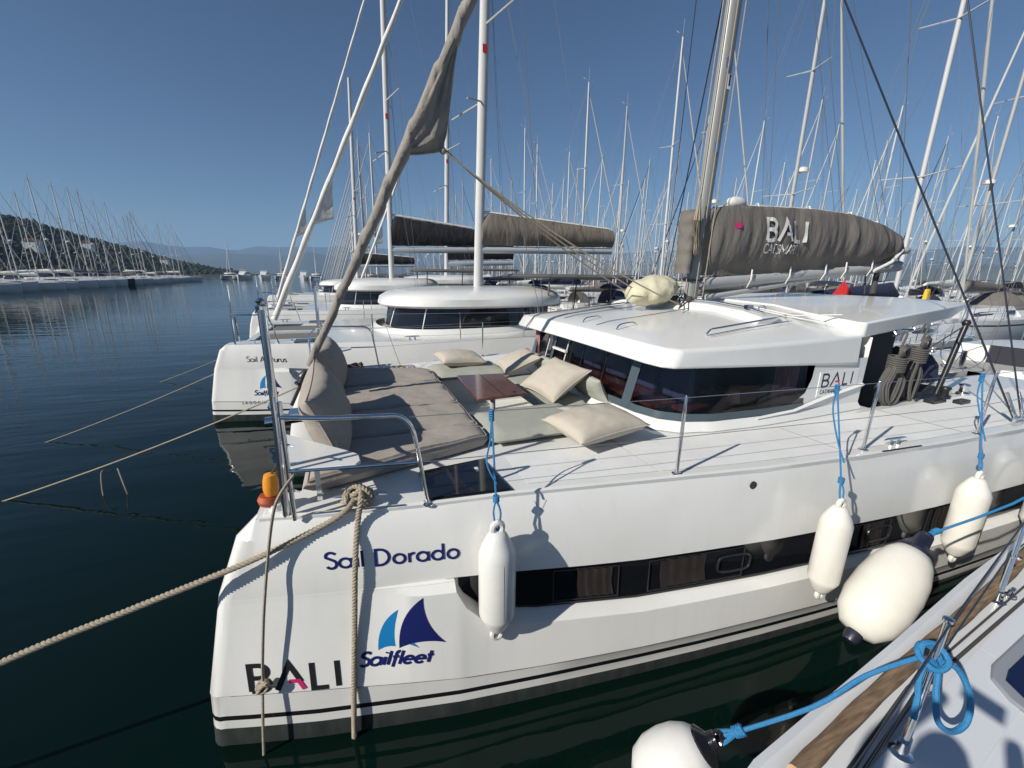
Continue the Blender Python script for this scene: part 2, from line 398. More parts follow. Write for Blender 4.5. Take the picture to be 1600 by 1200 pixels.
# x-height .62, cap 1.0 ; (width, strokes)
G = {
 'S': (.55, [[(.49, .86)] + arc(.27, .75, .21, .21, 50, 200)[1:] + arc(.28, .27, .22, .25, 70, -150)[0:]]),
 'a': (.66, [arc(.30, .31, .26, .27, 0, 360, 24), [(.56, .60), (.56, .02)]]),
 'i': (.22, [[(.11, .60), (.11, .02)], [(.11, .83), (.11, .93)]]),
 'l': (.22, [[(.11, 1.0), (.11, .02)]]),
 'D': (.75, [[(.08, .02), (.08, .96), (.25, .96)] + arc(.25, .49, .42, .47, 90, -90) + [(.08, .02)]]),
 'o': (.66, [arc(.33, .31, .26, .27, 0, 360, 24)]),
 'r': (.38, [[(.09, .60), (.09, .02)], [(.09, .35)] + arc(.29, .35, .20, .22, 180, 75, 8)]),
 'd': (.66, [arc(.30, .31, .26, .27, 0, 360, 24), [(.56, 1.0), (.56, .02)]]),
 'A': (.74, [[(.04, .02), (.37, .97), (.70, .02)], [(.17, .34), (.57, .34)]]),
 'c': (.55, [arc(.33, .31, .26, .27, 50, 310, 18)]),
 't': (.40, [[(.20, .88), (.20, .02)], [(.04, .58), (.36, .58)]]),
 'u': (.58, [[(.09, .60), (.09, .25)] + arc(.29, .25, .20, .23, 180, 360, 10) + [(.49, .60)], [(.49, .25), (.49, .02)]]),
 's': (.45, [arc(.23, .45, .14, .13, 40, 230, 8) + arc(.22, .16, .15, .14, 60, -140, 8)]),
 'B': (.62, [[(.08, .02), (.08, .97), (.30, .97)] + arc(.30, .74, .22, .23, 90, -90, 10) + [(.08, .51)], [(.30, .51)] + arc(.30, .265, .25, .245, 90, -90, 10) + [(.08, .02)]]),
 'L': (.52, [[(.08, .97), (.08, .03), (.48, .03)]]),
 'I': (.20, [[(.1, .97), (.1, .02)]]),
 'C': (.70, [arc(.42, .5, .34, .46, 45, 315, 18)]),
 'T': (.62, [[(.03, .96), (.59, .96)], [(.31, .96), (.31, .02)]]),
 'M': (.85, [[(.08, .02), (.08, .96), (.42, .3), (.76, .96), (.76, .02)]]),
 'R': (.62, [[(.08, .02), (.08, .96), (.3, .96)] + arc(.30, .72, .22, .24, 90, -90, 10) + [(.08, .48)], [(.3, .48), (.55, .02)]]),
 'N': (.74, [[(.08, .02), (.08, .96), (.64, .04), (.64, .98)]]),
 'G': (.78, [arc(.42, .5, .34, .46, 45, 350, 18) + [(.76, .5), (.48, .5)]]),
 'p': (.66, [arc(.34, .31, .26, .27, 0, 360, 24), [(.08, .60), (.08, -.3)]]),
 'e': (.62, [[(.08, .33), (.57, .33)] + arc(.32, .31, .25, .27, 5, 315, 16)]),
 'f': (.40, [arc(.33, .80, .14, .17, 80, 180, 6) + [(.19, -.15)], [(.04, .58), (.36, .58)]]),
 'n': (.58, [[(.09, .60), (.09, .02)], [(.09, .35)] + arc(.29, .35, .20, .23, 180, 0, 10) + [(.49, .02)]]),
 'y': (.54, [[(.05, .60), (.27, .05)], [(.50, .60), (.20, -.25)]]),
 '5': (.5, [[(.45, .95), (.12, .95), (.1, .56)] + arc(.24, .33, .22, .27, 120, -140, 12)]),
 'O': (.84, [arc(.42, .5, .35, .47, 0, 360, 28)]),
 ' ': (.36, []),
}
def ribbon(mb, pts, w, fn, lift):
    n = len(pts); L = []; R = []
    closed = n > 3 and abs(pts[0][0] - pts[-1][0]) < 1e-6 and abs(pts[0][1] - pts[-1][1]) < 1e-6
    P = [Vector((x, y, 0)) for x, y in pts]
    for i in range(n):
        if closed: a, c = P[(i - 1) % (n - 1)], P[(i + 1) % (n - 1)]
        else: a, c = P[max(i - 1, 0)], P[min(i + 1, n - 1)]
        d1 = (P[i] - a); d2 = (c - P[i])
        if d1.length < 1e-7: d1 = d2
        if d2.length < 1e-7: d2 = d1
        t = (d1.normalized() + d2.normalized())
        t = t.normalized() if t.length > 1e-6 else d1.normalized()
        q = Vector((-t.y, t.x, 0)); k = min(1 / max(.35, q.dot(Vector((-d1.normalized().y, d1.normalized().x, 0)))), 2.2)
        L.append(P[i] + q * w / 2 * k); R.append(P[i] - q * w / 2 * k)
    vs = [fn(p.x, p.y, lift) for p in L] + [fn(p.x, p.y, lift) for p in R]
    mb.add(vs, [(i, i + 1, n + i + 1, n + i) for i in range(n - 1)])
def lettering(mb, text, h, wt, fn, track=1.0, shear=0.0, x0=0.0, y0=0.0, sub=3, sx=1.0):
    x = x0; lift = 0.0
    for ch in text:
        wd, st = G[ch]
        for s in st:
            q = []
            for a, b in zip(s, s[1:]):
                m = sub if (abs(a[0] - b[0]) + abs(a[1] - b[1])) > .15 else 1
                q += [(lerp(a[0], b[0], i / m), lerp(a[1], b[1], i / m)) for i in range(m)]
            q.append(s[-1])
            ribbon(mb, [(x + (px * sx + shear * py) * h, y0 + py * h) for px, py in q], wt * h, fn, lift)
            lift += 0.00012
        x += (wd * sx * track) * h
    return x
def poly_fill(mb, pts, fn, lift=0.0, step=.03):
    # an outline filled and cut on a fine grid, then laid on the surface fn
    bm = bmesh.new(); f = bm.faces.new([bm.verts.new((x, y, 0)) for x, y in pts])
    xs_ = [p[0] for p in pts]; ys_ = [p[1] for p in pts]
    for ax, lo, hi in ((0, min(xs_), max(xs_)), (1, min(ys_), max(ys_))):
        v = lo + step
        while v < hi:
            co = (v, 0, 0) if ax == 0 else (0, v, 0); no = (1, 0, 0) if ax == 0 else (0, 1, 0)
            bmesh.ops.bisect_plane(bm, geom=bm.verts[:] + bm.edges[:] + bm.faces[:], plane_co=co, plane_no=no); v += step
    bmesh.ops.triangulate(bm, faces=bm.faces[:])
    bm.verts.index_update()
    mb.add([fn(v.co.x, v.co.y, lift) for v in bm.verts], [tuple(v.index for v in f.verts) for f in bm.faces]); bm.free()

# ================================================================== the white catamaran in front
YC = 5.18
SHEER = [(-.86, 2.93), (-.7, 2.90), (-.58, 2.87), (-.05, 2.76), (.56, 2.67), (1.04, 2.62), (2.38, 2.40), (3.32, 2.25), (4.44, 2.13), (5.61, 2.03), (6.9, 1.97), (8.5, 1.93), (10.6, 1.98)]
WL = [(-1.17, 2.87), (-.47, 2.68), (.08, 2.56), (.57, 2.46), (1.25, 2.36), (2.46, 2.20), (3.54, 2.09), (4.64, 2.0), (6.51, 1.91), (7.96, 1.87), (10.6, 1.92)]
CREASE = [(-.81, 1.67), (-.7, 1.65), (-.07, 1.645), (.54, 1.61), (1.01, 1.57), (2.06, 1.53), (3.16, 1.49), (4.89, 1.42), (7.17, 1.37), (10.6, 1.36)]
BTOP = [(-1.0, 1.24), (.56, 1.23), (1.08, 1.19), (1.91, 1.13), (3.35, 1.11), (5.27, 1.09), (7.31, 1.08), (10.6, 1.08)]
BBOT = [(-1.0, 1.225), (.56, 1.215), (.63, 1.06), (.75, .93), (.9, .86), (1.21, .80), (2.11, .72), (3.43, .70), (4.65, .69), (7.61, .65), (10.6, .64)]
KNUC = [(-1.1, .51), (-.42, .49), (.57, .41), (1.23, .37), (2.08, .34), (3.07, .33), (4.51, .30), (10.6, .28)]
STEM = [(-.4, -1.23), (0, -1.2), (.5, -1.15), (.87, -1.08), (1.37, -.97), (1.65, -.86), (1.70, -.80), (1.78, -.70)]
def Sy(x): return interp(x, SHEER)
def Wy(x): return interp(x, WL)
XST = [-.9, -.7, -.58, -.45, -.32, -.2, -.12, -.05, .02, .08, .14, .2, .26, .32, .38, .44, .5, .56, .60, .63, .69, .75, .82, .9, 1.05, 1.21, 1.6, 2.1, 2.7, 3.4, 4.1, 4.9, 5.6, 6.3, 7.2, 8.2, 9.4, 10.6]
def smooth_bow(x, z):  # how far the side is tucked in near the stem
    return 0
def _la(x):
    t = max(0, min(1, (x + .12) / .5)); return t * t * (3 - 2 * t)
def _yT(x): return .55 * Sy(x) + .45 * (Wy(x) - .03) - .02
def _blend(x, z, y):
    zT, zK = interp(x, BTOP), interp(x, KNUC)
    return lerp(lerp(_yT(x), Wy(x) - .035, (zT - z) / (zT - zK)), y, _la(x))
LEVELS = [  # (z(x), y(x))
    (lambda x: 1.78, lambda x: Sy(x)),
    (lambda x: interp(x, CREASE), lambda x: .7 * Sy(x) + .3 * (Wy(x) - .03) - .02),
    (lambda x: interp(x, BTOP), lambda x: .55 * Sy(x) + .45 * (Wy(x) - .03) - .02),
    (lambda x: interp(x, BTOP) - .004, lambda x: _yT(x) + (.05 if x >= .56 else .0)),
    (lambda x: interp(x, BBOT) + .004, lambda x: _blend(x, interp(x, BBOT), .40 * Sy(x) + .60 * (Wy(x) - .03) + (.05 if x >= .60 else -.012))),
    (lambda x: interp(x, BBOT), lambda x: _blend(x, interp(x, BBOT), .40 * Sy(x) + .60 * (Wy(x) - .03) + (.02 if x > .56 else -.012))),
    (lambda x: interp(x, BBOT) - lerp(.03, .055, _la(x)), lambda x: _blend(x, interp(x, BBOT) - .03, .3 * Sy(x) + .7 * (Wy(x) - .03) - .035)),
    (lambda x: interp(x, KNUC), lambda x: Wy(x) - .035),
    (lambda x: interp(x, KNUC) - .02, lambda x: Wy(x) - .022),
    (lambda x: .12, lambda x: Wy(x) - .004),
    (lambda x: 0.0, lambda x: Wy(x)),
    (lambda x: -.5, lambda x: Wy(x) + .22),
]
def hull_y(x, z):
    pts = [(f(x), g(x)) for f, g in LEVELS]
    for (za, ya), (zb, yb) in zip(pts, pts[1:]):
        if zb <= z <= za: return lerp(ya, yb, (za - z) / max(1e-6, za - zb))
    return pts[0][1]
def hull_pt(x, z, lift=0.0): return Vector((x, hull_y(x, z) - .003 - lift, z))

def make_hull(mir=False):
    mb = MB(); rings = []
    for k, (fz, fy) in enumerate(LEVELS):
        ring = []
        z0 = fz(-.9)
        xs = interp(z0, STEM)
        ring.append((10.6, fy(10.6), fz(10.6)))
        for x in reversed(XST[1:-1]):
            ring.append((x, fy(x), fz(x)))
        xb = xs; xe = min(-.705, xb + .10)
        for t in (.5, 1.0):
            x = lerp(-.7, xe, t); ring.append((x, fy(x) + (.004 if t == 1 else 0), lerp(fz(-.7), fz(-.9), t)))
        yb = fy(xe) + .004
        # rounded nose
        for t in (.25, .5, .75, 1.0):
            a = t * PI / 2
            ring.append((lerp(xe, xb, math.sin(a)), yb + (1 - math.cos(a)) * .10, fz(-.9)))
        for t in (.33, .66, 1.0):
            a = t * PI / 2
            ring.append((xb + (1 - math.cos(a)) * .35, yb + .10 + math.sin(a) * (.22 if k < 8 else .12), fz(-.9)))
        for x, y in ((.4, 3.45), (1.5, 3.75), (4, 3.85), (10.6, 3.85)):
            ring.append((x, y if k < 8 else lerp(y, Wy(x), .3), fz(x)))
        rings.append(ring)
    mb.loft(rings, True, False)
    n = len(rings[0])
    # stern cap
    for k in range(len(rings) - 1):
        mb.sheet([rings[k][0], rings[k][n - 1], rings[k + 1][n - 1], rings[k + 1][0]])
    if mir:
        for i, v in enumerate(mb.v): mb.v[i] = Vector((v.x, 2 * YC - v.y, v.z))
    return mb
def mirror(mb):
    for i, v in enumerate(mb.v): mb.v[i] = Vector((v.x, 2 * YC - v.y, v.z))
    return mb

def build_deck(cx=None):
    # gelcoat margin (z 1.78) with the sunken foredeck lounge cut out
    mb = MB()
    def strip(xs, ya, yb, z=1.78):
        mb.loft([[(x, ya(x), z), (x, yb(x), z)] for x in xs], False, False)
    far = lambda x: 2 * YC - Sy(x)
    strip([-.70, -.58, -.45], lambda x: Sy(x), lambda x: 3.22)
    strip([-.70, -.58, -.45], lambda x: 2 * YC - 3.22, far)
    mb.sheet([(-.70, 2.90, 1.78), (-.706, 3.0, 1.78), (-.70, 3.22, 1.78)])
    mb.sheet([(-.70, 2 * YC - 2.90, 1.78), (-.706, 2 * YC - 3.0, 1.78), (-.70, 2 * YC - 3.22, 1.78)])
    strip([-.45, -.2, .05, .3, .56, .8, 1.04, 1.15], Sy, far)
    strip([1.15, 1.6, 2.1, 2.38, 2.75], Sy, lambda x: 4.15)
    strip([1.15, 1.6, 2.1, 2.38, 2.75], lambda x: 2 * YC - 4.15, far)
    strip([2.75, 3.32, 3.9, 4.44, 5.0, 5.61, 6.2], Sy, far)
    strip([6.2, 6.9, 7.7, 8.5], Sy, lambda x: 3.05)
    strip([6.2, 6.9, 7.7, 8.5], lambda x: 2 * YC - 3.05, far)
    strip([8.5, 9.5, 10.6], Sy, lambda x: 3.6)
    strip([8.5, 9.5, 10.6], lambda x: 2 * YC - 3.6, far)
    # lounge well
    a, b = 4.15, 2 * YC - 4.15
    for q in (((1.15, a), (2.75, a)), ((2.75, a), (2.75, b)), ((2.75, b), (1.15, b)), ((1.15, b), (1.15, a))):
        (x0, y0), (x1, y1) = q
        mb.sheet([(x0, y0, 1.78), (x1, y1, 1.78), (x1, y1, 1.36), (x0, y0, 1.36)])
    mb.sheet([(1.15, a, 1.36), (2.75, a, 1.36), (2.75, b, 1.36), (1.15, b, 1.36)])
    # cockpit well aft
    mb.sheet([(6.2, 3.05, 1.42), (10.6, 3.05, 1.42), (10.6, 2 * YC - 3.05, 1.42), (6.2, 2 * YC - 3.05, 1.42)])
    mb.sheet([(6.2, 3.05, 1.78), (8.5, 3.05, 1.78), (8.5, 3.05, 1.42), (6.2, 3.05, 1.42)])
    mb.sheet([(6.2, 2 * YC - 3.05, 1.78), (8.5, 2 * YC - 3.05, 1.78), (8.5, 2 * YC - 3.05, 1.42), (6.2, 2 * YC - 3.05, 1.42)])
    # front of the bridge deck and its underside
    mb.loft([[(-.45, 3.22, 1.78), (-.45, 2 * YC - 3.22, 1.78)], [(-.5, 3.2, 1.55), (-.5, 2 * YC - 3.2, 1.55)], [(.2, 3.2, .95), (.2, 2 * YC - 3.2, .95)], [(10.6, 3.2, .85), (10.6, 2 * YC - 3.2, .85)], [(10.6, 3.2, 1.42), (10.6, 2 * YC - 3.2, 1.42)]], False, False)
    return mb
def nonskid(side_):
    mb = MB(); z = 1.7845
    def strip(xs, ya, yb):
        mb.loft([[(x, ya(x), z), (x, yb(x), z)] for x in xs], False, False)
    m = .135
    for fl in (side_,):
        k = len(mb.v)
        strip([1.22, 1.6, 2.1, 2.36], lambda x: Sy(x) + m, lambda x: 3.26)
        strip([2.39, 2.9], lambda x: Sy(x) + m, lambda x: 3.4)
        strip([2.9, 3.2, 3.8, 4.35], lambda x: Sy(x) + m, lambda x: 3.0 + (.25 if x < 3.0 else 0))
        strip([4.38, 5.0, 5.6, 6.18], lambda x: Sy(x) + m, lambda x: 2.96)
        strip([6.21, 7.2, 8.2, 9.6], lambda x: Sy(x) + m, lambda x: 2.95)
        if fl:
            for i in range(k, len(mb.v)): mb.v[i] = Vector((mb.v[i].x, 2 * YC - mb.v[i].y, mb.v[i].z))
    return mb

CAT = thing("catamaran", "large white catamaran nearest the viewer with Sail Dorado lettered on its bow", "catamaran", (4, YC, 0))
part("hull", make_hull(), M_HULL, CAT, smooth=28)
part("hull", make_hull(True), M_HULL, CAT, smooth=28)
part("deck", build_deck(), M_GEL, CAT, smooth=30)
part("nonskid_panel", nonskid(False), M_DECK, CAT, smooth=False); part("nonskid_panel", nonskid(True), M_DECK, CAT, smooth=False)
# raised gunwale lip: a thin ridge just outside the side deck
for fl in (False, True):
    mb = MB()
    xs = [-.68, -.45, -.2, .1, .5, 1.04, 1.7, 2.38, 3.32, 4.44, 5.61, 6.9, 8.5, 10.5]
    mb.loft([[(x, Sy(x) - .004, 1.74), (x, Sy(x) - .012, 1.792), (x, Sy(x) + .022, 1.797), (x, Sy(x) + .03, 1.782)] for x in xs], False, False)
    part("gunwale", mirror(mb) if fl else mb, M_GEL, CAT, smooth=60)

# hull window band: dark glass let into the side, with its curtains behind
mb = MB()
xs = [x for x in XST if x >= .6]
mb.loft([[(x, .55 * Sy(x) + .45 * (Wy(x) - .03) + .022, interp(x, BTOP) - .004), (x, .4 * Sy(x) + .6 * (Wy(x) - .03) + .042, interp(x, BBOT) + .006)] for x in xs], False, False)
hw = part("hull_window", mb, M_GLASS_OPQ, CAT, smooth=30)
def band_pt(x, t, off=.0):
    zt, zb = interp(x, BTOP), interp(x, BBOT)
    yt, yb = .55 * Sy(x) + .45 * (Wy(x) - .03) + .022, .4 * Sy(x) + .6 * (Wy(x) - .03) + .042
    return Vector((x, lerp(yt, yb, t) - .004 - off, lerp(zt, zb, t)))
# window panes with curtain folds
for (x0, x1, cu0, cu1) in ((1.35, 1.92, 1.55, 1.86), (2.2, 3.15, 2.3, 2.75), (4.45, 5.0, 4.6, 4.9), (5.6, 6.2, 5.7, 6.0)):
    fr = MB()
    for a, b in (((x0, .14), (x1, .14)), ((x1, .14), (x1, .86)), ((x1, .86), (x0, .86)), ((x0, .86), (x0, .14))):
        fr.tube([band_pt(*a, .002), band_pt(*b, .002)], .006, 6)
    part("pane_frame", fr, M_BLACK, hw)
    cu = MB(); ring = []
    for i in range(13):
        x = lerp(cu0, cu1, i / 12); w_ = .006 * math.sin(i * 2.1) + .002
        ring.append([band_pt(x, .16, w_ + .002), band_pt(x + .012 * math.sin(i), .5, w_ + .001), band_pt(x + .02, .82, w_ + .002)])
    cu.loft(ring, False, False)
    part("curtain", cu, mat("dim_curtain", (0.035, 0.027, 0.025), 0.35, noise_amt=.3, nscale=9), hw)
# small opening ports in the band (oval frames)
for xc in (3.05, 4.85):
    fr = MB(); pts = []
    for i in range(24):
        a = 2 * PI * i / 24; ca, sa = math.cos(a), math.sin(a)
        pts.append(band_pt(xc + .17 * (abs(ca) ** .5) * (1 if ca > 0 else -1), .5 + .2 * (abs(sa) ** .5) * (1 if sa > 0 else -1), .006))
    fr.tube(pts, .011, 6, closed=True)
    part("opening_port", fr, M_BLACK, hw)

# lettering on the topsides
def side(x, z, lift): return hull_pt(x, z, lift)
mb = MB(); lettering(mb, "Sail Dorado", .128, .15, lambda s, t, l: side(-.30 + s, 1.415 - .035 * s + t, l), track=1.06, sx=1.17)
part("boat_name", mb, M_TEXTNAVY, CAT, smooth=False)
def BALI(mbk, mbr, h, fn, wt=.15, kx=1.0):
    x = 0
    for ch in "BALI":
        wd = {'B': .80, 'A': 1.02, 'L': .74, 'I': .3}[ch]
        if ch == 'B': st = G['B'][1]; sxx = 1.15
        elif ch == 'A': st = [[(.04, .02), (.42, .97), (.72, .30)]]; sxx = 1.05
        elif ch == 'L': st = G['L'][1]; sxx = 1.1
        else: st = G['I'][1]; sxx = 1
        for k, s in enumerate(st):
            q = []
            for a, b in zip(s, s[1:]): q += [(lerp(a[0], b[0], i / 8), lerp(a[1], b[1], i / 8)) for i in range(8)]
            q.append(s[-1]); ribbon(mbk, [((x + px * sxx * h) * kx, py * h) for px, py in q], wt * h, fn, k * .0002)
        if ch == 'A' and mbr is not None:
            s = [(.38, .34), (.66, .34), (.80, .03)]
            ribbon(mbr, [((x + px * 1.05 * h) * kx, py * h) for px, py in s], wt * h * .85, fn, .0012)
        x += wd * h
    return x
mk, mr_ = MB(), MB(); BALI(mk, mr_, .215, lambda s, t, l: side(-.88 + s, .525 - .045 * s + t, l + .0005), .17, 1.03)
lg = part("maker_lettering", mk, M_TEXTBLK, CAT, smooth=False); part("red_bar", mr_, M_MAG, lg, smooth=False)
# charter logo: two sails over a script word
def bez(p0, p1, p2, n=10): return [((1 - t) ** 2 * p0[0] + 2 * t * (1 - t) * p1[0] + t * t * p2[0], (1 - t) ** 2 * p0[1] + 2 * t * (1 - t) * p1[1] + t * t * p2[1]) for t in [i / n for i in range(n + 1)]]
LF = lambda s, t, l: side(-.06 + s, .70 - .06 * s + t, l)
mb = MB(); poly_fill(mb, bez((.20, .06), (.20, .33), (.385, .475)) + bez((.385, .475), (.37, .25), (.53, .085))[1:] + bez((.53, .085), (.36, .14), (.20, .06))[1:-1], LF)
lg = part("charter_logo", mb, M_TEXTNAVY, CAT, smooth=False)
mb = MB(); poly_fill(mb, bez((.055, .05), (.06, .27), (.21, .375)) + bez((.21, .375), (.165, .22), (.175, .075))[1:] + bez((.175, .075), (.12, .09), (.055, .05))[1:-1], LF)
poly_fill(mb, bez((.25, .085), (.31, .10), (.335, .06)) + bez((.335, .06), (.29, .10), (.25, .085))[1:-1] if False else [(.26, .095), (.30, .10), (.34, .055), (.30, .075)], LF)
part("small_sail_mark", mb, M_CYAN, lg, smooth=False)
mb = MB(); lettering(mb, "Sailfleet", .115, .20, lambda s, t, l: side(-.15 + s, .63 - .06 * s + t, l), shear=.33, sx=1.13, track=1.0)
part("logo_word", mb, M_TEXTNAVY, lg, smooth=False)
# V-mark and through-hull fitting
mb = MB(); ribbon(mb, [(1.20, 1.72), (1.25, 1.655), (1.30, 1.72)], .008, lambda s, t, l: hull_pt(s, t, .001), 0)
part("moulded_mark", mb, mat("faint_grey", (.5, .5, .49), .5), CAT, smooth=False)
mb = MB(); mb.lathe([(.001, 0), (.03, .004), (.036, .0), (.036, -.01)], hull_pt(3.15, 1.655) + Vector((0, -.006, 0)), (0, -1, 0), 18)
part("drain_fitting", mb, M_BLACK, CAT)
mb = MB(); mb.tube([hull_pt(x, interp(x, KNUC) - .006, -.002) for x in [-1.0 + i * .4 for i in range(28)]], .004, 4)
part("chine_line", mb, mat("seam_grey", (.12, .12, .12), .6), CAT)

# hatches on the foredeck (dark acrylic in a slim frame)
def hatch(pts, z=1.79):
    cx = sum(p[0] for p in pts) / 4; cy = sum(p[1] for p in pts) / 4
    fr = MB(); fr.prism([(cx + (p[0] - cx) * 1.05, cy + (p[1] - cy) * 1.05) for p in pts], z - .006, z + .008)
    o = part("hatch", fr, M_BLACK, CAT, bevel=.004)
    g = MB(); g.prism([(cx + (p[0] - cx) * .99, cy + (p[1] - cy) * .99) for p in pts], z + .009, z + .018)
    part("pane", g, M_GLASS_OPQ, o, bevel=.006)
    mm = MB(); mm.box((cx + .16, cy + .1, z + .019), (.03, .08, .0016)); part("maker_plate", mm, M_GEL, o, smooth=False)
hatch([(.44, 2.73), (1.05, 2.66), (1.0, 3.25), (.45, 3.19)])
hatch([(.42, 6.80), (1.0, 6.76), (.99, 7.43), (.41, 7.45)])
hatch([(2.1, 6.62), (2.42, 6.58), (2.42, 7.03), (2.12, 7.05)])

# coach roof -------------------------------------------------------
def sym(pts):  # near half from centre-front round to centre-aft -> full closed ring
    return [Vector(p) for p in pts] + [Vector((p[0], 2 * YC - p[1], p[2])) for p in reversed(pts[1:-1])]
r0_ = sym([(2.78, YC, 2.54), (2.80, 4.3, 2.53), (2.84, 3.45, 2.51), (2.90, 3.25, 2.50), (3.02, 3.17, 2.49), (3.6, 3.13, 2.47), (4.6, 3.1, 2.43), (5.83, 3.08, 2.37), (5.86, YC, 2.4)])
r1_ = sym([(2.90, YC, 2.72), (2.92, 4.3, 2.715), (2.95, 3.48, 2.695), (3.0, 3.30, 2.685), (3.12, 3.20, 2.68), (3.7, 3.15, 2.685), (4.6, 3.12, 2.70), (5.83, 3.10, 2.73), (5.86, YC, 2.98)])
r2_ = sym([(3.02, YC, 2.755), (3.03, 4.3, 2.755), (3.06, 3.85, 2.745), (3.10, 3.72, 2.745), (3.22, 3.64, 2.75), (3.8, 3.64, 2.795), (4.6, 3.68, 2.86), (5.83, 3.74, 2.93), (5.86, YC, 3.03)])
r3_ = sym([(3.25, YC, 2.80), (3.26, 4.6, 2.80), (3.3, 4.35, 2.80), (3.4, 4.3, 2.81), (3.6, 4.3, 2.83), (4.0, 4.3, 2.875), (4.7, 4.3, 2.955), (5.78, 4.3, 3.01), (5.8, YC, 3.035)])
mb = MB(); mb.loft([r0_, r1_, r2_, r3_], True, True)
roof = part("coachroof", mb, M_GEL, CAT, smooth=35, bevel=.035, seg=4)
# aft hard top over the cockpit
def a_ring(z_, pts): return sym(pts)
b0 = sym([(5.80, YC, 2.72), (5.80, 4.0, 2.71), (5.80, 3.2, 2.70), (5.87, 3.12, 2.70), (7.0, 3.2, 2.78), (8.2, 3.32, 2.85), (8.75, 3.5, 2.88), (8.9, 4.2, 2.9), (8.92, YC, 2.9)])
b1 = sym([(5.76, YC, 2.96), (5.77, 4.0, 2.95), (5.77, 3.16, 2.89), (5.83, 3.09, 2.89), (7.0, 3.17, 2.975), (8.2, 3.28, 3.045), (8.9, 3.42, 3.06), (9.1, 4.2, 3.07), (9.12, YC, 3.07)])
b2 = sym([(5.78, YC, 3.06), (5.78, 4.3, 3.03), (5.78, 3.8, 2.955), (5.83, 3.76, 2.955), (7.0, 3.85, 3.03), (8.2, 3.95, 3.085), (8.75, 4.05, 3.10), (8.9, 4.4, 3.10), (8.92, YC, 3.10)])
mb = MB(); mb.loft([b0, b1, b2], True, True)
part("hardtop", mb, M_GEL, CAT, smooth=35, bevel=.03, seg=4)
# roof beam that carries the jib track
mb = MB()
mb.loft([[(4.55, y, z - .10), (4.72, y, z + .05), (4.98, y, z + .06), (5.2, y, z - .08)] for y, z in ((3.62, 2.88), (3.9, 2.935), (4.5, 2.985), (YC, 3.0), (5.9, 2.985), (6.5, 2.93), (6.74, 2.88))], True, True)
part("track_beam", mb, M_GEL, CAT, smooth=25, bevel=.01)
mb = MB(); mb.tube([(4.86, y, z + .075) for y, z in ((3.72, 2.90), (3.95, 2.945), (4.5, 2.992), (YC, 3.005), (5.9, 2.992), (6.4, 2.94))], .014, 6)
mb.box((4.86, 3.95, 3.03), (.1, .06, .05)); mb.tube([(4.86, 3.80, 3.0), (4.86, 3.80, 3.05), (4.86, 3.74, 3.06), (4.86, 3.70, 3.02)], .008, 6)
part("jib_track", mb, M_STEEL, CAT)
# grab rails
def rail(pts, r=.011, name="grab_rail", par=None, mt=None): 
    mb = MB(); mb.tube(smooth_path(pts, 4), r, 8); return part(name, mb, mt or M_STEEL, par or CAT)
rail([(3.72, 3.50, 2.775), (3.78, 3.50, 2.83), (3.9, 3.505, 2.845), (5.0, 3.60, 2.93), (5.1, 3.61, 2.93), (5.16, 3.615, 2.88)])
rail([(3.72, 3.44, 2.765), (4.4, 3.49, 2.83), (5.16, 3.555, 2.88)], .004)
rail([(3.05, 4.25, 2.76), (3.1, 4.25, 2.82), (3.3, 4.27, 2.84), (3.36, 4.27, 2.80)])
rail([(3.05, 5.05, 2.76), (3.1, 5.05, 2.82), (3.3, 5.07, 2.84), (3.36, 5.07, 2.80)])
for yy in (4.72, 5.62):
    mb = MB(); mb.tube([(3.06, yy, 2.766), (3.26, yy, 2.812), (4.0, yy, 2.888), (4.6, yy, 2.958)], .005, 4); part("roof_seam", mb, mat("seam_grey", (.12, .12, .12), .6), CAT)
mb = MB(); mb.tube([(2.79, 6.45, 2.545), (2.935, 6.45, 2.722), (3.06, 6.45, 2.765), (3.4, 6.35, 2.81), (4.5, 6.1, 2.95)], .011, 5); part("roof_drain_line", mb, mat("seam_grey", (.12, .12, .12), .6), CAT)
for dx in (0, .14):
    mb = MB(); mb.tube([(5.15 + dx, 4.2, 3.0), (5.3 + dx, 3.74, 2.925), (5.62 + dx, 3.35, 2.85 if dx == 0 else 2.965)], .008, 6); part("roof_line", mb, M_SAILW, CAT)

# cabin walls, windscreen, side windows ----------------------------
WALLB = [(6.05, 3.12), (5.2, 3.10), (4.3, 3.09), (3.55, 3.14), (3.25, 3.24), (3.05, 3.42), (2.95, 3.70), (2.89, 4.3), (2.87, YC)]
def wall_curve(z):
    t = (z - 1.78) / .75
    out = []
    for i, (x, y) in enumerate(WALLB):
        rk = max(0, min(1, (4.4 - x) / 1.2)) * .20 * t
        out.append((x + rk, y + .05 * t * (1 if x > 3.3 else .6), z))
    return out
def wall_full(z):
    a = wall_curve(z); return a + [(p[0], 2 * YC - p[1], p[2]) for p in reversed(a[:-1])]
def resample(curve, n_per=4):
    out = []
    for a, b in zip(curve, curve[1:]):
        for i in range(n_per): out.append(tuple(lerp(a[k], b[k], i / n_per) for k in range(3)))
    out.append(curve[-1]); return out
mb = MB(); mb.loft([resample(wall_full(z)) for z in (1.785, 1.875)], False, False)
mb.loft([[(p[0] , p[1], 1.875) for p in resample(wall_full(1.875))], [(p[0] + (.05 if p[0] < 3.4 else 0), p[1] + (.04 if p[1] < YC else -.04), 1.885) for p in resample(wall_full(1.875))]], False, False)
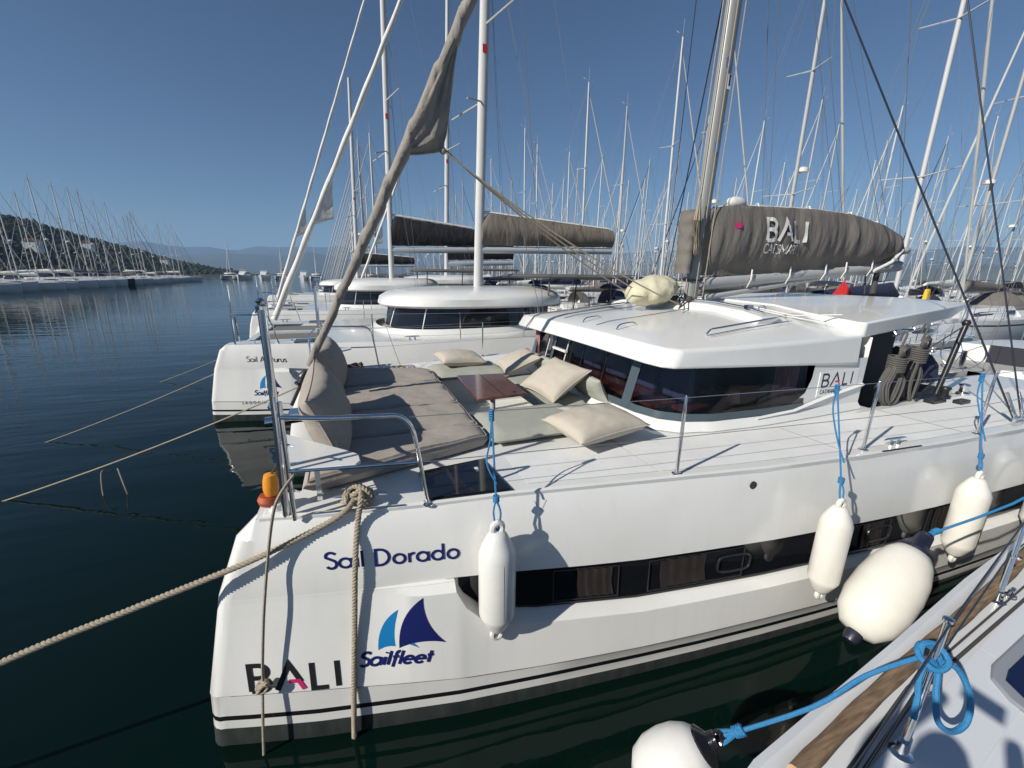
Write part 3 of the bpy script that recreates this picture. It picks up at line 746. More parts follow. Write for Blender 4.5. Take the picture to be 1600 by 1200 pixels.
# foot fillet sweeping out on to the deck
f0 = resample(wall_full(1.875)); f1 = [(p[0] - (.07 if p[0] < 3.4 else 0), p[1] + (-.06 if p[1] < YC else .06), 1.787) for p in resample(wall_full(1.785))]
mb.loft([f0, f1], False, False)
part("cabin_coaming", mb, M_GEL, CAT, smooth=40)
# aft wall panel (carries the sign), with swept moulding
for fl in (False, True):
    mb = MB()
    mb.loft([[(5.10, 3.13, 2.36), (5.12, 3.15, 2.36)], [(5.06, 3.12, 2.15), (5.12, 3.15, 2.15)], [(4.85, 3.115, 1.98), (5.0, 3.15, 1.96)], [(4.35, 3.105, 1.875), (4.5, 3.15, 1.875)]], False, False)
    mb.add([(5.08, 3.12, 2.45), (6.05, 3.115, 2.45), (6.05, 3.115, 1.78), (4.3, 3.09, 1.78), (4.3, 3.10, 1.88), (4.75, 3.11, 1.95), (4.98, 3.115, 2.08), (5.06, 3.118, 2.25)], [(0, 1, 2, 3, 4, 5, 6, 7)])
    mb.add([(6.05, 3.115, 1.78), (6.05, 3.115, 2.7), (6.05, 3.3, 2.7), (6.05, 3.3, 1.78)], [(0, 1, 2, 3)])
    ob = part("cabin_side_panel", mirror(mb) if fl else mb, M_GEL, CAT, smooth=30)
mb = MB(); mb.loft([[(4.2, 3.085, 1.88), (4.2, 3.065, 1.86), (4.2, 3.09, 1.83)], [(4.8, 3.10, 1.90), (4.8, 3.065, 1.885), (4.8, 3.1, 1.85)], [(5.4, 3.115, 2.02), (5.4, 3.075, 2.0), (5.4, 3.115, 1.96)], [(6.05, 3.115, 2.12), (6.05, 3.08, 2.10), (6.05, 3.115, 2.05)]], False, False)
part("side_moulding", mb, M_GEL, CAT, smooth=40)
# sign plate on the panel
mb = MB(); mb.box((5.56, 3.113, 2.16), (.74, .006, .31)); sg = part("maker_sign", mb, mat("sign_white", (.74, .74, .73), .4), CAT, smooth=False)
SF = lambda s, t, l: Vector((5.23 + s, 3.1085 - l, 2.125 + t))
mk, mr_ = MB(), MB(); BALI(mk, mr_, .165, SF, .15, 1.3); part("sign_letters", mk, M_TEXTBLK, sg, smooth=False); part("sign_red_bar", mr_, M_MAG, sg, smooth=False)
mb = MB(); SF2 = lambda s, t, l: Vector((5.24 + s * 1.08, 3.1085 - l, 2.04 + t))
xe = lettering(mb, "CATANA", .05, .17, SF2, sx=1.15); part("sign_subline", mb, M_TEXTBLK, sg, smooth=False)
mb = MB(); lettering(mb, "Group", .05, .09, SF2, x0=xe, sx=.9); part("sign_subline", mb, M_TEXTBLK, sg, smooth=False)
# glass
def glass_strip(z0, z1, off, sel=None, n=4):
    a = [p for p in resample(wall_full(z0), n)]; b = [p for p in resample(wall_full(z1), n)]
    if sel: a = a[sel[0]:sel[1]]; b = b[sel[0]:sel[1]]
    return a, b
a, b = glass_strip(1.885, 2.50, 0)
ia = [i for i, p in enumerate(a) if p[0] <= 5.13]
a, b = a[ia[0]:ia[-1] + 1], b[ia[0]:ia[-1] + 1]
mb = MB(); mb.loft([b, a], False, False)
ws = part("windscreen", mb, M_GLASS, CAT, smooth=60)
# painted border along the bottom of the glass, mullions
mb = MB(); zz = [wall_full(1.887), wall_full(1.965)]
ra, rb = resample(zz[0]), resample(zz[1])
off = lambda p: (p[0] + (-.006 if p[0] < 3.3 else 0), p[1] + (-.006 if p[1] < YC else .006), p[2])
mb.loft([[off(p) for p in ra[ia[0]:ia[-1] + 1]], [off(p) for p in rb[ia[0]:ia[-1] + 1]]], False, False)
part("window_border", mb, M_SLATE, ws, smooth=60)
def on_wall(y, z, dx=-.012):   # point on the front glass at lateral y
    c = wall_full(z)
    for p, q in zip(c, c[1:]):
        if (p[1] - y) * (q[1] - y) <= 0 and p[0] < 3.6 and q[0] < 3.6:
            t = (y - p[1]) / (q[1] - p[1] + 1e-9); return Vector((lerp(p[0], q[0], t) + dx, y, z))
    return Vector((3.0, y, z))
for yy, wd in ((3.86, .14), (2 * YC - 3.75, .12), (5.85, .11)):
    mb = MB(); mb.loft([[on_wall(yy - wd / 2, z), on_wall(yy + wd / 2, z)] for z in (1.90, 2.1, 2.3, 2.5)], False, False)
    part("window_pillar", mb, M_SLATE, ws, smooth=60)
for yy in (5.38, 6.02):
    mb = MB(); mb.tube([on_wall(yy, 1.95, -.02), on_wall(yy, 2.5, -.02)], .009, 6); part("window_bar", mb, mat("pale_bar", (.6, .6, .6), .4), ws)
mb = MB(); mb.box((2.97, 5.55, 2.30), (.04, .42, .035)); part("shelf_bracket", mb, M_GEL, ws)
for yy in (4.4, 4.95):
    mb = MB(); mb.tube([on_wall(yy, 1.95, -.004), on_wall(yy, 2.5, -.004)], .006, 6); part("window_joint", mb, M_BLACK, ws)
# what shows through the glass
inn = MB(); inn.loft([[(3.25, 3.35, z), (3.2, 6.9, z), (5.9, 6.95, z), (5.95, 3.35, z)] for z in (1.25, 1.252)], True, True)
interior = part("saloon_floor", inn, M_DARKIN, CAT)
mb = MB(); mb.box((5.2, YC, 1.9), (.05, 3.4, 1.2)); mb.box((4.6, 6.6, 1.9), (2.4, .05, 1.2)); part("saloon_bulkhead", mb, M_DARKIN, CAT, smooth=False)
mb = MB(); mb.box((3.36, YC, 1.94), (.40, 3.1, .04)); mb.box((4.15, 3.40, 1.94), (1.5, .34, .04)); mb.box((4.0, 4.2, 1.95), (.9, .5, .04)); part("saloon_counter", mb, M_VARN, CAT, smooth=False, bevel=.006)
mb = MB(); mb.lathe([(.075, 0), (.055, .13), (.053, .13), (.073, .002)], (4.12, 3.36, 1.99), n=20); mb.tube([(4.12, 3.36, 1.96), (4.12, 3.36, 2.02)], .012, 6); part("table_lamp", mb, M_PINK, CAT)
for (x0, x1, y0, y1) in ((4.55, 4.98, 3.22, 3.24), (3.05, 3.12, 6.45, 6.75), (4.35, 4.5, 6.4, 6.42)):
    mb = MB(); ring = []
    for i in range(15):
        t = i / 14; wv = .018 * math.sin(i * 2.2)
        ring.append([(lerp(x0, x1, t) + (wv if x1 - x0 < .1 else 0), lerp(y0, y1, t) + (wv if x1 - x0 >= .1 else 0), z) for z in (1.93, 2.46)])
    mb.loft(ring, False, False); part("saloon_curtain", mb, M_CURT, CAT)
for k, yy in enumerate((3.75, 4.35, 4.95, 5.6)):
    mb = MB(); mb.box((3.62, yy, 2.2), (.09, .5, .46)); part("saloon_seat_back", mb, mat("blue_seat", (.05, .07, .15), .8), CAT, bevel=.03)

# open cockpit behind the cabin ------------------------------------
mb = MB(); mb.box((6.06, YC, 2.1), (.04, 3.7, 1.3)); part("cockpit_door", mb, M_GLASS_OPQ, CAT, smooth=False)
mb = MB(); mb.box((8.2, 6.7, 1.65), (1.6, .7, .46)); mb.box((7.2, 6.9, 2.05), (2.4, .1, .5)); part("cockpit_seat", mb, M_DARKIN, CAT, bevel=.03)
mb = MB(); mb.box((8.0, 4.9, 1.85), (.9, 1.3, .05)); mb.tube([(8, 4.9, 1.42), (8, 4.9, 1.84)], .05, 10); part("cockpit_table", mb, M_VARN, CAT, bevel=.01)
for yy in (3.2, 2 * YC - 3.2):
    mb = MB(); mb.tube([(6.1, yy, 1.78), (6.12, yy, 2.72)], .02, 8); part("hardtop_post", mb, M_STEEL, CAT)
mb = MB(); mb.tube([(6.5, 3.13, 2.70), (7.7, 3.24, 2.80)], .012, 6)
for xx in (6.6, 7.1, 7.6): mb.tube([(xx, 3.15 + (xx - 6.6) * .1, 2.71 + (xx - 6.6) * .085), (xx, 3.22 + (xx - 6.6) * .1, 2.79 + (xx - 6.6) * .085)], .008, 6)
part("rope_rail", mb, M_STEEL, CAT)
mb = MB(); mb.box((6.95, 3.75, 2.12), (1.7, .05, 1.38)); part("cockpit_shade_panel", mb, M_DARKIN, CAT, smooth=False)  # near-black panel added behind the coils for the shade under the hardtop
mb = MB(); mb.box((7.5, 6.9, 2.2), (2.6, .05, 1.2)); part("cockpit_far_shade_panel", mb, M_DARKIN, CAT, smooth=False)  # dark sheet added on the far side, its colour standing in for cockpit shade
# winches and clutter at the side of the cockpit
for (wx, wy) in ((7.75, 2.98), (8.25, 2.98)):
    mb = MB(); mb.lathe([(.075, 0), (.075, .03), (.05, .05), (.045, .11), (.065, .14), (.06, .16), (.02, .17)], (wx, wy, 1.785), n=18); part("winch", mb, M_BLACK if wx < 8 else M_STEEL, CAT)
mb = MB(); mb.box((7.35, 2.9, 1.81), (.3, .12, .05)); mb.box((7.65, 2.75, 1.81), (.22, .1, .05)); mb.tube([(7.1, 3.0, 1.82), (7.9, 3.2, 1.95)], .018, 6); part("rope_clutches", mb, M_BLACK, CAT, bevel=.008)
mb = MB(); mb.tube([(7.84, 3.1, 1.80), (8.07, 3.1, 2.68), (8.1, 3.1, 2.78)], .035, 10); mb.ball((8.1, 3.1, 2.82), .05); part("davit_strut", mb, M_BLACK, CAT)
mb = MB(); mb.tube([(8.07, 3.1, 2.78), (6.9, 3.3, 2.1), (6.6, 3.3, 1.85)], .009, 6); part("strut_line", mb, M_DARKROPE, CAT)

# deck cleats ------------------------------------------------------
def cleat(x, y, ang=0, s=1.0, par=None, z=1.785):
    mb = MB(); c, n = math.cos(ang), math.sin(ang)
    def q(a, h): return (x + a * c * s, y + a * n * s, z + h * s)
    mb.tube([q(-.16, .055), q(-.12, .062), q(-.05, .06), q(.05, .06), q(.12, .062), q(.16, .055)], [.004 * s, .010 * s, .015 * s, .015 * s, .010 * s, .004 * s], 8)
    for a in (-.05, .05): mb.tube([q(a, 0), q(a, .058)], [.02 * s, .012 * s], 8)
    return part("cleat", mb, M_STEEL, par or CAT)
cleat(-.04, 2.86, -.2, 1.2); cleat(5.05, 2.20, -.1, 1.0); cleat(-.05, 2 * YC - 2.86, .2); cleat(5.05, 2 * YC - 2.2, .1); cleat(8.9, 2.1)
for xa, xb in ((-.34, .26), (4.68, 5.22)):
    mb = MB(); mb.tube([(xa, Sy(xa) + .0, 1.797), (xb, Sy(xb) + .0, 1.797)], .011, 6, sy=.6); part("chafe_strip", mb, M_STEEL if xa < 0 else M_BLACK, CAT)
for yy in (1, -1):
    y0 = 2.97 if yy == 1 else 2 * YC - 2.97
    mb = MB(); mb.prism([(-.66, y0 - .07), (-.5, y0 - .08), (-.5, y0 + .08), (-.66, y0 + .06)], 1.782, 1.80)
    o_ = part("bow_fitting_base", mb, M_GEL, CAT, bevel=.01)
    mb = MB(); mb.lathe([(.05, 0), (.05, .045), (.03, .06), (.001, .062)], (-.58, y0, 1.80), n=16); part("bow_light", mb, M_GEL, o_)

# stanchions, pulpits, guard wires ----------------------------------
ST = [(2.47, 2.44), (4.58, 2.22), (6.27, 2.06), (8.2, 2.0), (10.2, 2.03)]
for fl in (0, 1):
    for x, y in ST:
        yy = 2 * YC - y if fl else y
        mb = MB(); mb.tube([(x, yy, 1.785), (x, yy, 2.30), (x, yy, 2.46), (x, yy, 2.475)], [.0145, .0145, .011, .005], 10)
        mb.lathe([(.042, 0), (.042, .008), (.02, .014), (.018, .03)], (x, yy, 1.783), n=16)
        part("stanchion", mb, M_STEEL, CAT)
    m = (lambda p: (p[0], 2 * YC - p[1], p[2])) if fl else (lambda p: p)
    for z, zz0, zt in ((2.46, 2.48, 0), (2.12, 2.12, 0)):
        mb = MB(); path = [m((.34, 2.70, zz0))] + [m((x, y, z)) for x, y in ST]
        if z > 2.3: path[0] = m((.32, 2.70, 2.46))
        mb.tube(path, .0032, 5); part("guard_wire", mb, M_WIRE, CAT)
    # pulpit: mast-like post pair, top rail that curves down to the deck, lower rail
    mb = MB()
    mb.tube([m(p) for p in smooth_path([(-.45, 2.78, 2.52), (-.2, 2.73, 2.505), (.12, 2.70, 2.49), (.25, 2.70, 2.475), (.325, 2.70, 2.40), (.36, 2.70, 2.25), (.42, 2.70, 1.79)], 5)], .0155, 10)
    mb.tube([m((-.45, 2.78, 2.15)), m((.375, 2.70, 2.12))], .011, 8)
    mb.lathe([(.045, 0), (.045, .008), (.02, .014), (.016, .03)], m((.42, 2.70, 1.783)), n=16)
    pp = part("pulpit", mb, M_STEEL, CAT)
    mb = MB()
    mb.tube([m((-.515, 2.87, 1.785)), m((-.49, 2.86, 2.5)), m((-.485, 2.85, 3.18))], .024, 12)
    mb.tube([m((-.455, 2.80, 1.785)), m((-.45, 2.79, 2.5)), m((-.45, 2.79, 2.62))], .015, 10)
    mb.lathe([(.03, 0), (.034, .02), (.02, .035), (.028, .05), (.012, .07)], m((-.485, 2.85, 3.18)), n=14)
    mb.tube([m((-.52, 2.88, 3.16)), m((-.47, 2.8, 3.24))], .008, 6)
    for zz in (2.0, 2.32): mb.tube([m((-.50, 2.87, zz)), m((-.44, 2.8, zz + .01)), m((-.40, 2.77, zz))], .006, 6)
    part("bow_post", mb, M_STEEL, CAT)
    mb = MB(); mb.tube([m(p) for p in ((-.45, 2.80, 2.52), (-.56, 3.1, 2.5), (-.60, 3.5, 2.45), (-.60, 3.62, 1.9), (-.56, 3.64, 1.79))], .0155, 8); part("inner_rail", mb, M_STEEL, CAT)
    # corner seat plate
    mb = MB(); mb.prism([m((*p, 0))[:2] for p in ((-.56, 3.52), (-.10, 3.02), (-.02, 2.92), (-.01, 2.80), (-.04, 2.755), (-.44, 2.79))], 2.125, 2.15)
    st_ = part("pulpit_seat", mb, M_GEL, CAT, bevel=.006)
    mb = MB(); mb.box(m((-.31, 3.02, 1.95)), (.035, .012, .36)); part("seat_leg", mb, M_STEEL, st_)

# bow sprit beam under the forestay
mb = MB(); mb.tube([(-1.0, YC, 1.72), (-.4, YC, 1.76)], .06, 10); mb.box((-.5, YC, 1.80), (.5, .24, .05)); part("bow_roller", mb, M_STEEL, CAT)
mb = MB(); mb.lathe([(.02, -.25), (.02, 0), (.07, .01), (.07, .03), (.05, .04), (.05, .10), (.07, .11), (.07, .13), (.03, .2)], (-.60, YC, 2.12), (.45, 0, .89), 20); part("furling_drum", mb, M_BLACK, CAT)

# mast, boom, rigging ------------------------------------------------
def mx(z): return 5.055 + .035 * (z - 3.03)
def mast_mesh(zt=17.5, rx=.112, ry=.080, xoff=0, z0=3.0):
    mb = MB(); rings = []
    for i in range(13):
        z = lerp(z0, zt, i / 12); k = 1 if z < 12 else lerp(1, .7, (z - 12) / (zt - 12))
        rings.append([(mx(z) + xoff + rx * k * math.cos(2 * PI * j / 20) * (1.15 if math.cos(2 * PI * j / 20) > 0 else .95), YC + ry * k * math.sin(2 * PI * j / 20), z) for j in range(20)])
    mb.loft(rings); return mb
mast = part("mast", mast_mesh(), M_MAIN, CAT)
mb = MB(); mb.tube([(mx(z) + .13, YC, z) for z in (3.3, 8, 16)], .018, 4); part("mast_track", mb, M_BLACK, mast)
for zz in (3.35,):
    mb = MB(); mb.box((mx(zz), YC, zz), (.26, .175, .02)); part("mast_band", mb, M_BLACK, mast)
for (zz, yy) in ((6.25, -.11), (5.2, -.115)):
    mb = MB(); mb.box((mx(zz) - .04, YC + yy, zz), (.05, .03, .12)); part("mast_fitting", mb, M_STEEL, mast)
mb = MB(); mb.box((mx(6.05) + .06, YC - .076, 6.05), (.06, .006, .19)); pl_ = part("mast_sticker", mb, M_GEL, mast, smooth=False)
mb = MB(); mb.box((mx(6.05) + .06, YC - .0805, 6.06), (.026, .003, .13)); part("sticker_print", mb, M_TEXTNAVY, mast, smooth=False)
for zz in (9.2,):
    mb = MB()
    for s in (-1, 1): mb.tube([(mx(zz), YC + .08 * s, zz), (mx(zz) + .45, YC + 1.3 * s, zz + .1)], [.04, .025], 8, sy=.5)
    part("spreader", mb, M_ALU, mast)
for fl in (0, 1):
    m = (lambda p: (p[0], 2 * YC - p[1], p[2])) if fl else (lambda p: p)
    mb = MB(); mb.tube([m((7.1, 2.06, 1.8)), m((mx(9) + .05, YC - .08, 8.9))], .011, 6); part("lower_shroud", mb, M_DWIRE, CAT)
    mb = MB(); mb.tube([m((7.22, 2.05, 1.8)), m((mx(9.2) + .45, YC - 1.3, 9.3)), m((mx(14), YC - .08, 14))], .008, 6); part("cap_shroud", mb, M_DWIRE, CAT)
    mb = MB(); mb.box(m((7.15, 2.06, 1.83)), (.22, .03, .09)); mb.tube([m((7.1, 2.06, 1.84)), m((7.0, 2.17, 2.15))], .018, 8); mb.tube([m((7.22, 2.05, 1.84)), m((7.18, 2.14, 2.15))], .018, 8); part("chainplate", mb, M_STEEL, CAT)
# boom and stack pack
mb = MB(); mb.tube([(5.25, YC, 3.30), (10.35, YC, 3.66)], .085, 14, sy=1.2); boom = part("boom", mb, M_ALU, CAT)
mb = MB(); mb.ball((5.22, YC, 3.3), .06); mb.tube([(5.1, YC, 3.3), (5.3, YC, 3.3)], .04, 8); part("gooseneck", mb, M_STEEL, boom)
mb = MB(); mb.tube([(5.35, YC, 3.08), (8.1, YC, 3.42)], .05, 10); part("rod_kicker", mb, M_ALU, boom)
for xx in (6.2, 7.1, 8.0, 8.55, 9.3):
    zb = 3.30 + (xx - 5.25) * .0706
    mb = MB(); mb.tube([(xx, YC - .10, zb + .16), (xx - .02, YC - .12, zb), (xx, YC - .05, zb - .12), (xx, YC + .05, zb - .12), (xx, YC + .12, zb), (xx, YC + .10, zb + .16)], .012, 6); part("bag_strap", mb, M_SAILW, boom)
TOPZ = [(5.05, 4.30), (5.25, 4.40), (5.6, 4.47), (6.47, 4.50), (7.5, 4.53), (8.56, 4.50), (9.4, 4.38), (10.12, 4.22), (10.25, 4.1)]
BOTZ = [(5.05, 3.42), (6.72, 3.44), (8.33, 3.60), (9.3, 3.64), (10.25, 3.80)]
def bag_surf(x, t, s=1):  # t 0 bottom .. 1 top ; s=-1 near side
    zb, zt = interp(x, BOTZ), interp(x, TOPZ)
    z = lerp(zb, zt, t)
    w_ = (.055 + .17 * math.sin(PI * min(1, (1 - t) * 1.05 + .05)) ** .7 * (1 - t * .35)) * (1 if x < 9.5 else lerp(1, .45, (x - 9.5) / .75)) * (min(1, .45 + (x - 5.05) * 1.6))
    fold = .022 * noise.noise(Vector((x * 6, z * .6, 3))) + .032 * noise.noise(Vector((x * 2.4 + z * .8, z * .6, 9))) + .010 * noise.noise(Vector((x * 19 - z * 5, z * 1.3, 1)))
    edge = math.sin(PI * max(.0, min(1, t))) ** .5
    return Vector((x, YC + s * (w_ + fold * edge * 1.6), z + .01 * noise.noise(Vector((x * 6, 0, 0)))))
mb = MB(); rings = []
NX, NT = 130, 18
for i in range(NX + 1):
    x = lerp(5.06, 10.25, i / NX)
    rings.append([bag_surf(x, k / NT, -1) for k in range(NT + 1)] + [bag_surf(x, 1 - k / NT, 1) for k in range(NT + 1)])
mb.loft(rings)
bag = part("sail_bag", mb, M_TAUPE, boom, smooth=70)
mb = MB(); rings = []
for i in range(25):
    a = i / 24
    x = 5.02 - .0 + .28 * math.sin(a * 3); rings.append([(5.20 - .36 + .085 * (1 + .5 * noise.noise(Vector((a * 5, 0, 8)))) * math.cos(2 * PI * j / 12) + .05 * noise.noise(Vector((a * 9, j, 0))), YC + .15 * math.sin(2 * PI * j / 12) * (1 + .25 * noise.noise(Vector((a * 7, j * .8, 4)))), 3.45 + a * .9) for j in range(12)])
mb.loft(rings); part("bag_front_flap", mb, M_TAUPE, boom, smooth=70)
mb = MB(); mb.tube([(x, YC, interp(x, TOPZ) + .012) for x in [5.3 + i * .35 for i in range(14)]], .016, 6); mb.ball((5.75, YC, 4.52), .16, 12, (1.3, .5, .6)); part("sail_edge", mb, M_SAILW, boom)
for xx in (6.2, 7.4, 8.5, 9.3):
    mb = MB(); zt = interp(xx, TOPZ); mb.tube([(xx, YC - .06, zt - .03), (xx, YC - .02, zt + .05), (xx + .02, YC + .04, zt + .04)], .012, 6); part("lazy_jack_loop", mb, M_SAILW, boom)
mb = MB(); mb.lathe([(.001, -.1), (.06, -.09), (.07, 0), (.07, .1), (.05, .13)], (10.38, YC, 3.95), (1, 0, .1), 14); part("boom_end_light", mb, M_ALU, boom)
mb = MB(); mb.tube([(10.1, YC - .12, 3.95), (9.75, YC - .17, 3.72), (9.35, YC - .12, 3.55)], .03, 8); part("clew_strap", mb, M_SAILW, boom)
def BF(x0, z0, kx=1.0, slope=0.0, lift0=.012):
    def f(s, t, l):
        x = x0 + s; z = z0 + slope * s + t; tt = (z - interp(x, BOTZ)) / (interp(x, TOPZ) - interp(x, BOTZ))
        p = bag_surf(x, max(0.01, min(.99, tt)), -1); return Vector((x, p.y - lift0 - l, z))
    return f
mb = MB(); BALI(mb, mb, .34, BF(6.25, 3.97, lift0=.036), .17); part("bag_lettering", mb, M_TEXTWHT, boom, smooth=False)
mb = MB(); lettering(mb, "CATSMART", .145, .10, BF(6.22, 3.78, lift0=.045), sx=1.0, sub=6); part("bag_lettering", mb, M_TEXTWHT, boom, smooth=False)
mb = MB(); poly_fill(mb, [(0, 0), (.11, 0), (.13, .10), (.085, .05), (.055, .13), (.025, .05), (-.02, .10)], BF(5.62, 4.13)); part("bag_emblem", mb, M_MAG, boom, smooth=False)
# mainsheet, lazyjacks and halyards
mb = MB(); mb.tube([(9.7, YC, 3.62), (9.6, YC - .05, 3.12)], .05, 8); mb.tube([(9.5, YC + .1, 3.6), (9.45, YC, 3.12)], .012, 6); mb.tube([(9.8, YC + .1, 3.6), (9.7, YC, 3.12)], .012, 6); part("mainsheet", mb, M_DARKROPE, boom)
mb = MB()
for xx, zt in ((6.4, 10.5), (8.2, 10.5), (9.6, 10.5)):
    for s in (-1, 1): mb.tube([(xx, YC + s * .06, interp(xx, TOPZ)), (mx(zt), YC + s * .1, zt)], .004, 4)
mb.tube([(10.3, YC, 3.75), (mx(17.3) + .15, YC, 17.3)], .006, 4)
part("lazy_jacks", mb, M_RIG, CAT)
mb = MB()
for a, dy in ((-.17, -.05), (-.15, .06), (.12, -.13), (-.05, -.14)): mb.tube([(mx(3.1) + a, YC + dy, 3.1), (mx(15) + a * .6, YC + dy * .6, 15)], .007, 5)
part("halyards", mb, M_ROPE, CAT)
mb = MB()
for k in range(5): mb.tube([(4.9 - .02 * k, YC - .1 + .03 * k, 3.12), (4.75, YC - .3 + .1 * k, 3.06), (4.2 + .2 * k, YC - .7 + .2 * k, 2.98)], .011, 6)
for k in range(6): mb.ball((4.7 + .1 * (k % 3), YC - .35 + .1 * k, 3.08), .045, 8)
part("mast_foot_blocks", mb, M_DARKROPE, CAT)
mb = MB()
for k in range(7):
    a = k * .9; mb.tube([(4.88, YC - .14, 4.55), (4.86 + .06 * math.sin(a), YC - .17 - .03 * math.cos(a), 4.2), (4.9 + .05 * math.cos(a), YC - .17, 3.75 + .05 * math.sin(a)), (4.9, YC - .14, 4.5)], .011, 5)
part("halyard_coil", mb, M_ROPE, CAT)
# furled genoa
def fst(z): return Vector((-.51 + .506 * (z - 2.29), YC, z))
mb = MB(); rings = []
N_ = 420; ez = Vector((.451, 0, .892)); ex = Vector((.892, 0, -.451)); ey = Vector((0, 1, 0))
for i in range(N_ + 1):
    t = i / N_; z = lerp(2.35, 14.0, t); c = fst(z)
    r = .040 + .026 * min(1, t * 5) ; r *= (1 if t < .6 else lerp(1, .35, (t - .6) / .4))
    ring = []
    for j in range(20):
        a = 2 * PI * j / 20
        sp = ((a / (2 * PI) + z * 1.7) % 1.0)
        k = 1 + .34 * (sp ** 3 - .3) + .08 * noise.noise(Vector((z * 4.5, math.cos(a) * 1.5, math.sin(a) * 1.5)))
        ring.append(c + (ex * math.cos(a) + ey * math.sin(a)) * r * k)
    rings.append(ring)
mb.loft(rings); gen = part("furled_genoa", mb, M_SAILUV, CAT, smooth=60)
mb = MB(); rings = []
for i in range(21):
    t = i / 20; z = lerp(4.80, 5.85, t); c = fst(z)
    ext = .30 * (min(1, t / .2) ** .9) * (1 - max(0, (t - .2) / .8)) ** 1.0 + .07
    row = []
    for j in range(13):
        u = j / 12; wob = .035 * noise.noise(Vector((z * 3, u * 4, 0)))
        row.append(c + ex * (.0 + ext * u) - ey * (.085 * (1 - u * .75) - wob) - ez * (.10 * u * (1 if t < .3 else .4)))
    for j in range(13):
        u = 1 - j / 12; wob = .03 * noise.noise(Vector((z * 3, u * 4, 5)))
        row.append(c + ex * (.0 + ext * u) + ey * (.085 * (1 - u * .75) + wob) - ez * (.10 * u * (1 if t < .3 else .4)))
    rings.append(row)
mb.loft(rings); part("genoa_clew", mb, M_SAILUV, CAT, smooth=60)
mb = MB(); tip = fst(4.98) + ex * .37 - ez * .06
for k in range(3): mb.tube(catenary(tip + Vector((0, .02 * k - .02, .02 * k)), (4.5, YC - .4 + .4 * k, 3.0), .12, 10), .010, 6)
mb.ball(tip, .04); part("genoa_sheet", mb, M_ROPE, CAT)

# foredeck lounge seats (moulded) and table -----------------------------
tb = part("lounge_table", MB().prism([(1.24, 4.20), (1.86, 4.24), (1.92, 5.28), (1.30, 5.36)], 2.03, 2.06), M_VARN, CAT, bevel=.008)
mb = MB(); mb.tube([(1.62, 4.78, 1.36), (1.62, 4.78, 2.03)], .035, 12); mb.lathe([(.11, 0), (.11, .012), (.04, .02)], (1.62, 4.78, 1.362), n=18); part("pedestal", mb, M_ALU, tb)
mb = MB(); mb.tube([(1.58, 4.22, 2.0635), (1.61, 5.32, 2.0635)], .003, 4); mb.lathe([(.03, 0), (.03, .003), (.02, .004)], (1.74, 4.35, 2.061), n=14); part("leaf_hinge", mb, M_BLACK, tb)

# ================================================================== loose things on the boat
def cushion_box(x0, x1, y0, y1, z0, z1, seed=0, puff=.02, nx=14, ny=14, skew=0):
    mb = MB()
    top = []; bot = []
    for i in range(nx + 1):
        for j in range(ny + 1):
            u, v = i / nx, j / ny
            e = (1 - abs(2 * u - 1) ** 8) * (1 - abs(2 * v - 1) ** 8)
            e = max(0, e) ** .25
            x = lerp(x0, x1, u) ; y = lerp(y0, y1, v) + skew * u
            zt = lerp((z0 + z1) / 2, z1, e) + puff * math.sin(PI * u) * math.sin(PI * v) + .008 * noise.noise(Vector((x * 4, y * 4, seed)))
            top.append((x, y, zt)); bot.append((x, y, lerp((z0 + z1) / 2, z0, e)))
    n = (nx + 1) * (ny + 1)
    fs = []
    for i in range(nx):
        for j in range(ny):
            a = i * (ny + 1) + j; fs.append((a, a + 1, a + ny + 2, a + ny + 1)); fs.append((n + a, n + a + ny + 1, n + a + ny + 2, n + a + 1))
    for i in range(nx):
        a = i * (ny + 1); b_ = (i + 1) * (ny + 1); fs.append((a, b_, n + b_, n + a)); a += ny; b_ += ny; fs.append((a, n + a, n + b_, b_))
    for j in range(ny):
        a = j; fs.append((a, n + a, n + a + 1, a + 1)); a = nx * (ny + 1) + j; fs.append((a, a + 1, n + a + 1, n + a))
    mb.add(top + bot, fs); return mb
GB = "grey-beige sunbed cushions on the foredeck"
def bedx(y): return -.42 + .0 * y
ys = [3.12, 3.80, 4.62, 5.76, 7.08]
lb = ["grey-beige sunbed cushion nearest the pulpit seat, its skirt hanging to the deck", "grey-beige sunbed cushion second from the near side, under the front bolster's shadow", "grey-beige sunbed cushion third from the near side, in front of the table", "grey-beige sunbed cushion farthest from the viewer, beside the far hatch"]
for k in range(4):
    mb = cushion_box(0, 1, 0, 1, 1.79, 1.945, seed=k * 3, puff=.0, nx=26, ny=20)
    for i, v in enumerate(mb.v):
        u, t_ = v.x, v.y
        nearb = lerp(3.07, 3.52, u) if k == 0 else ys[k] + .004
        farb = lerp(7.06, 6.55, u) if k == 3 else ys[k + 1] - .004
        x = lerp(-.42, 1.16, u); y = lerp(nearb, farb, t_)
        wr = .016 * noise.noise(Vector((x * 2.2 + y, y * 5, k))) + .010 * noise.noise(Vector((x * 9, y * 4 + x * 6, k + 7)))
        mb.v[i] = Vector((x, y, v.z + (wr if v.z > 1.88 else 0)))
    N1, N2_ = 27, 21
    per = [(i, 0) for i in range(N1 - 1)] + [(N1 - 1, j) for j in range(N2_ - 1)] + [(N1 - 1 - i, N2_ - 1) for i in range(N1 - 1)] + [(0, N2_ - 1 - j) for j in range(N2_ - 1)]
    mb.tube([Vector(mb.v[i * N2_ + j]) * .5 + Vector(mb.v[min(max(i, 1), N1 - 2) * N2_ + min(max(j, 1), N2_ - 2)]) * .5 + Vector((0, 0, .012)) for i, j in per], .006, 6, closed=True)
    solo("sunbed_cushion", mb, M_BED, lb[k], "cushion", GB)
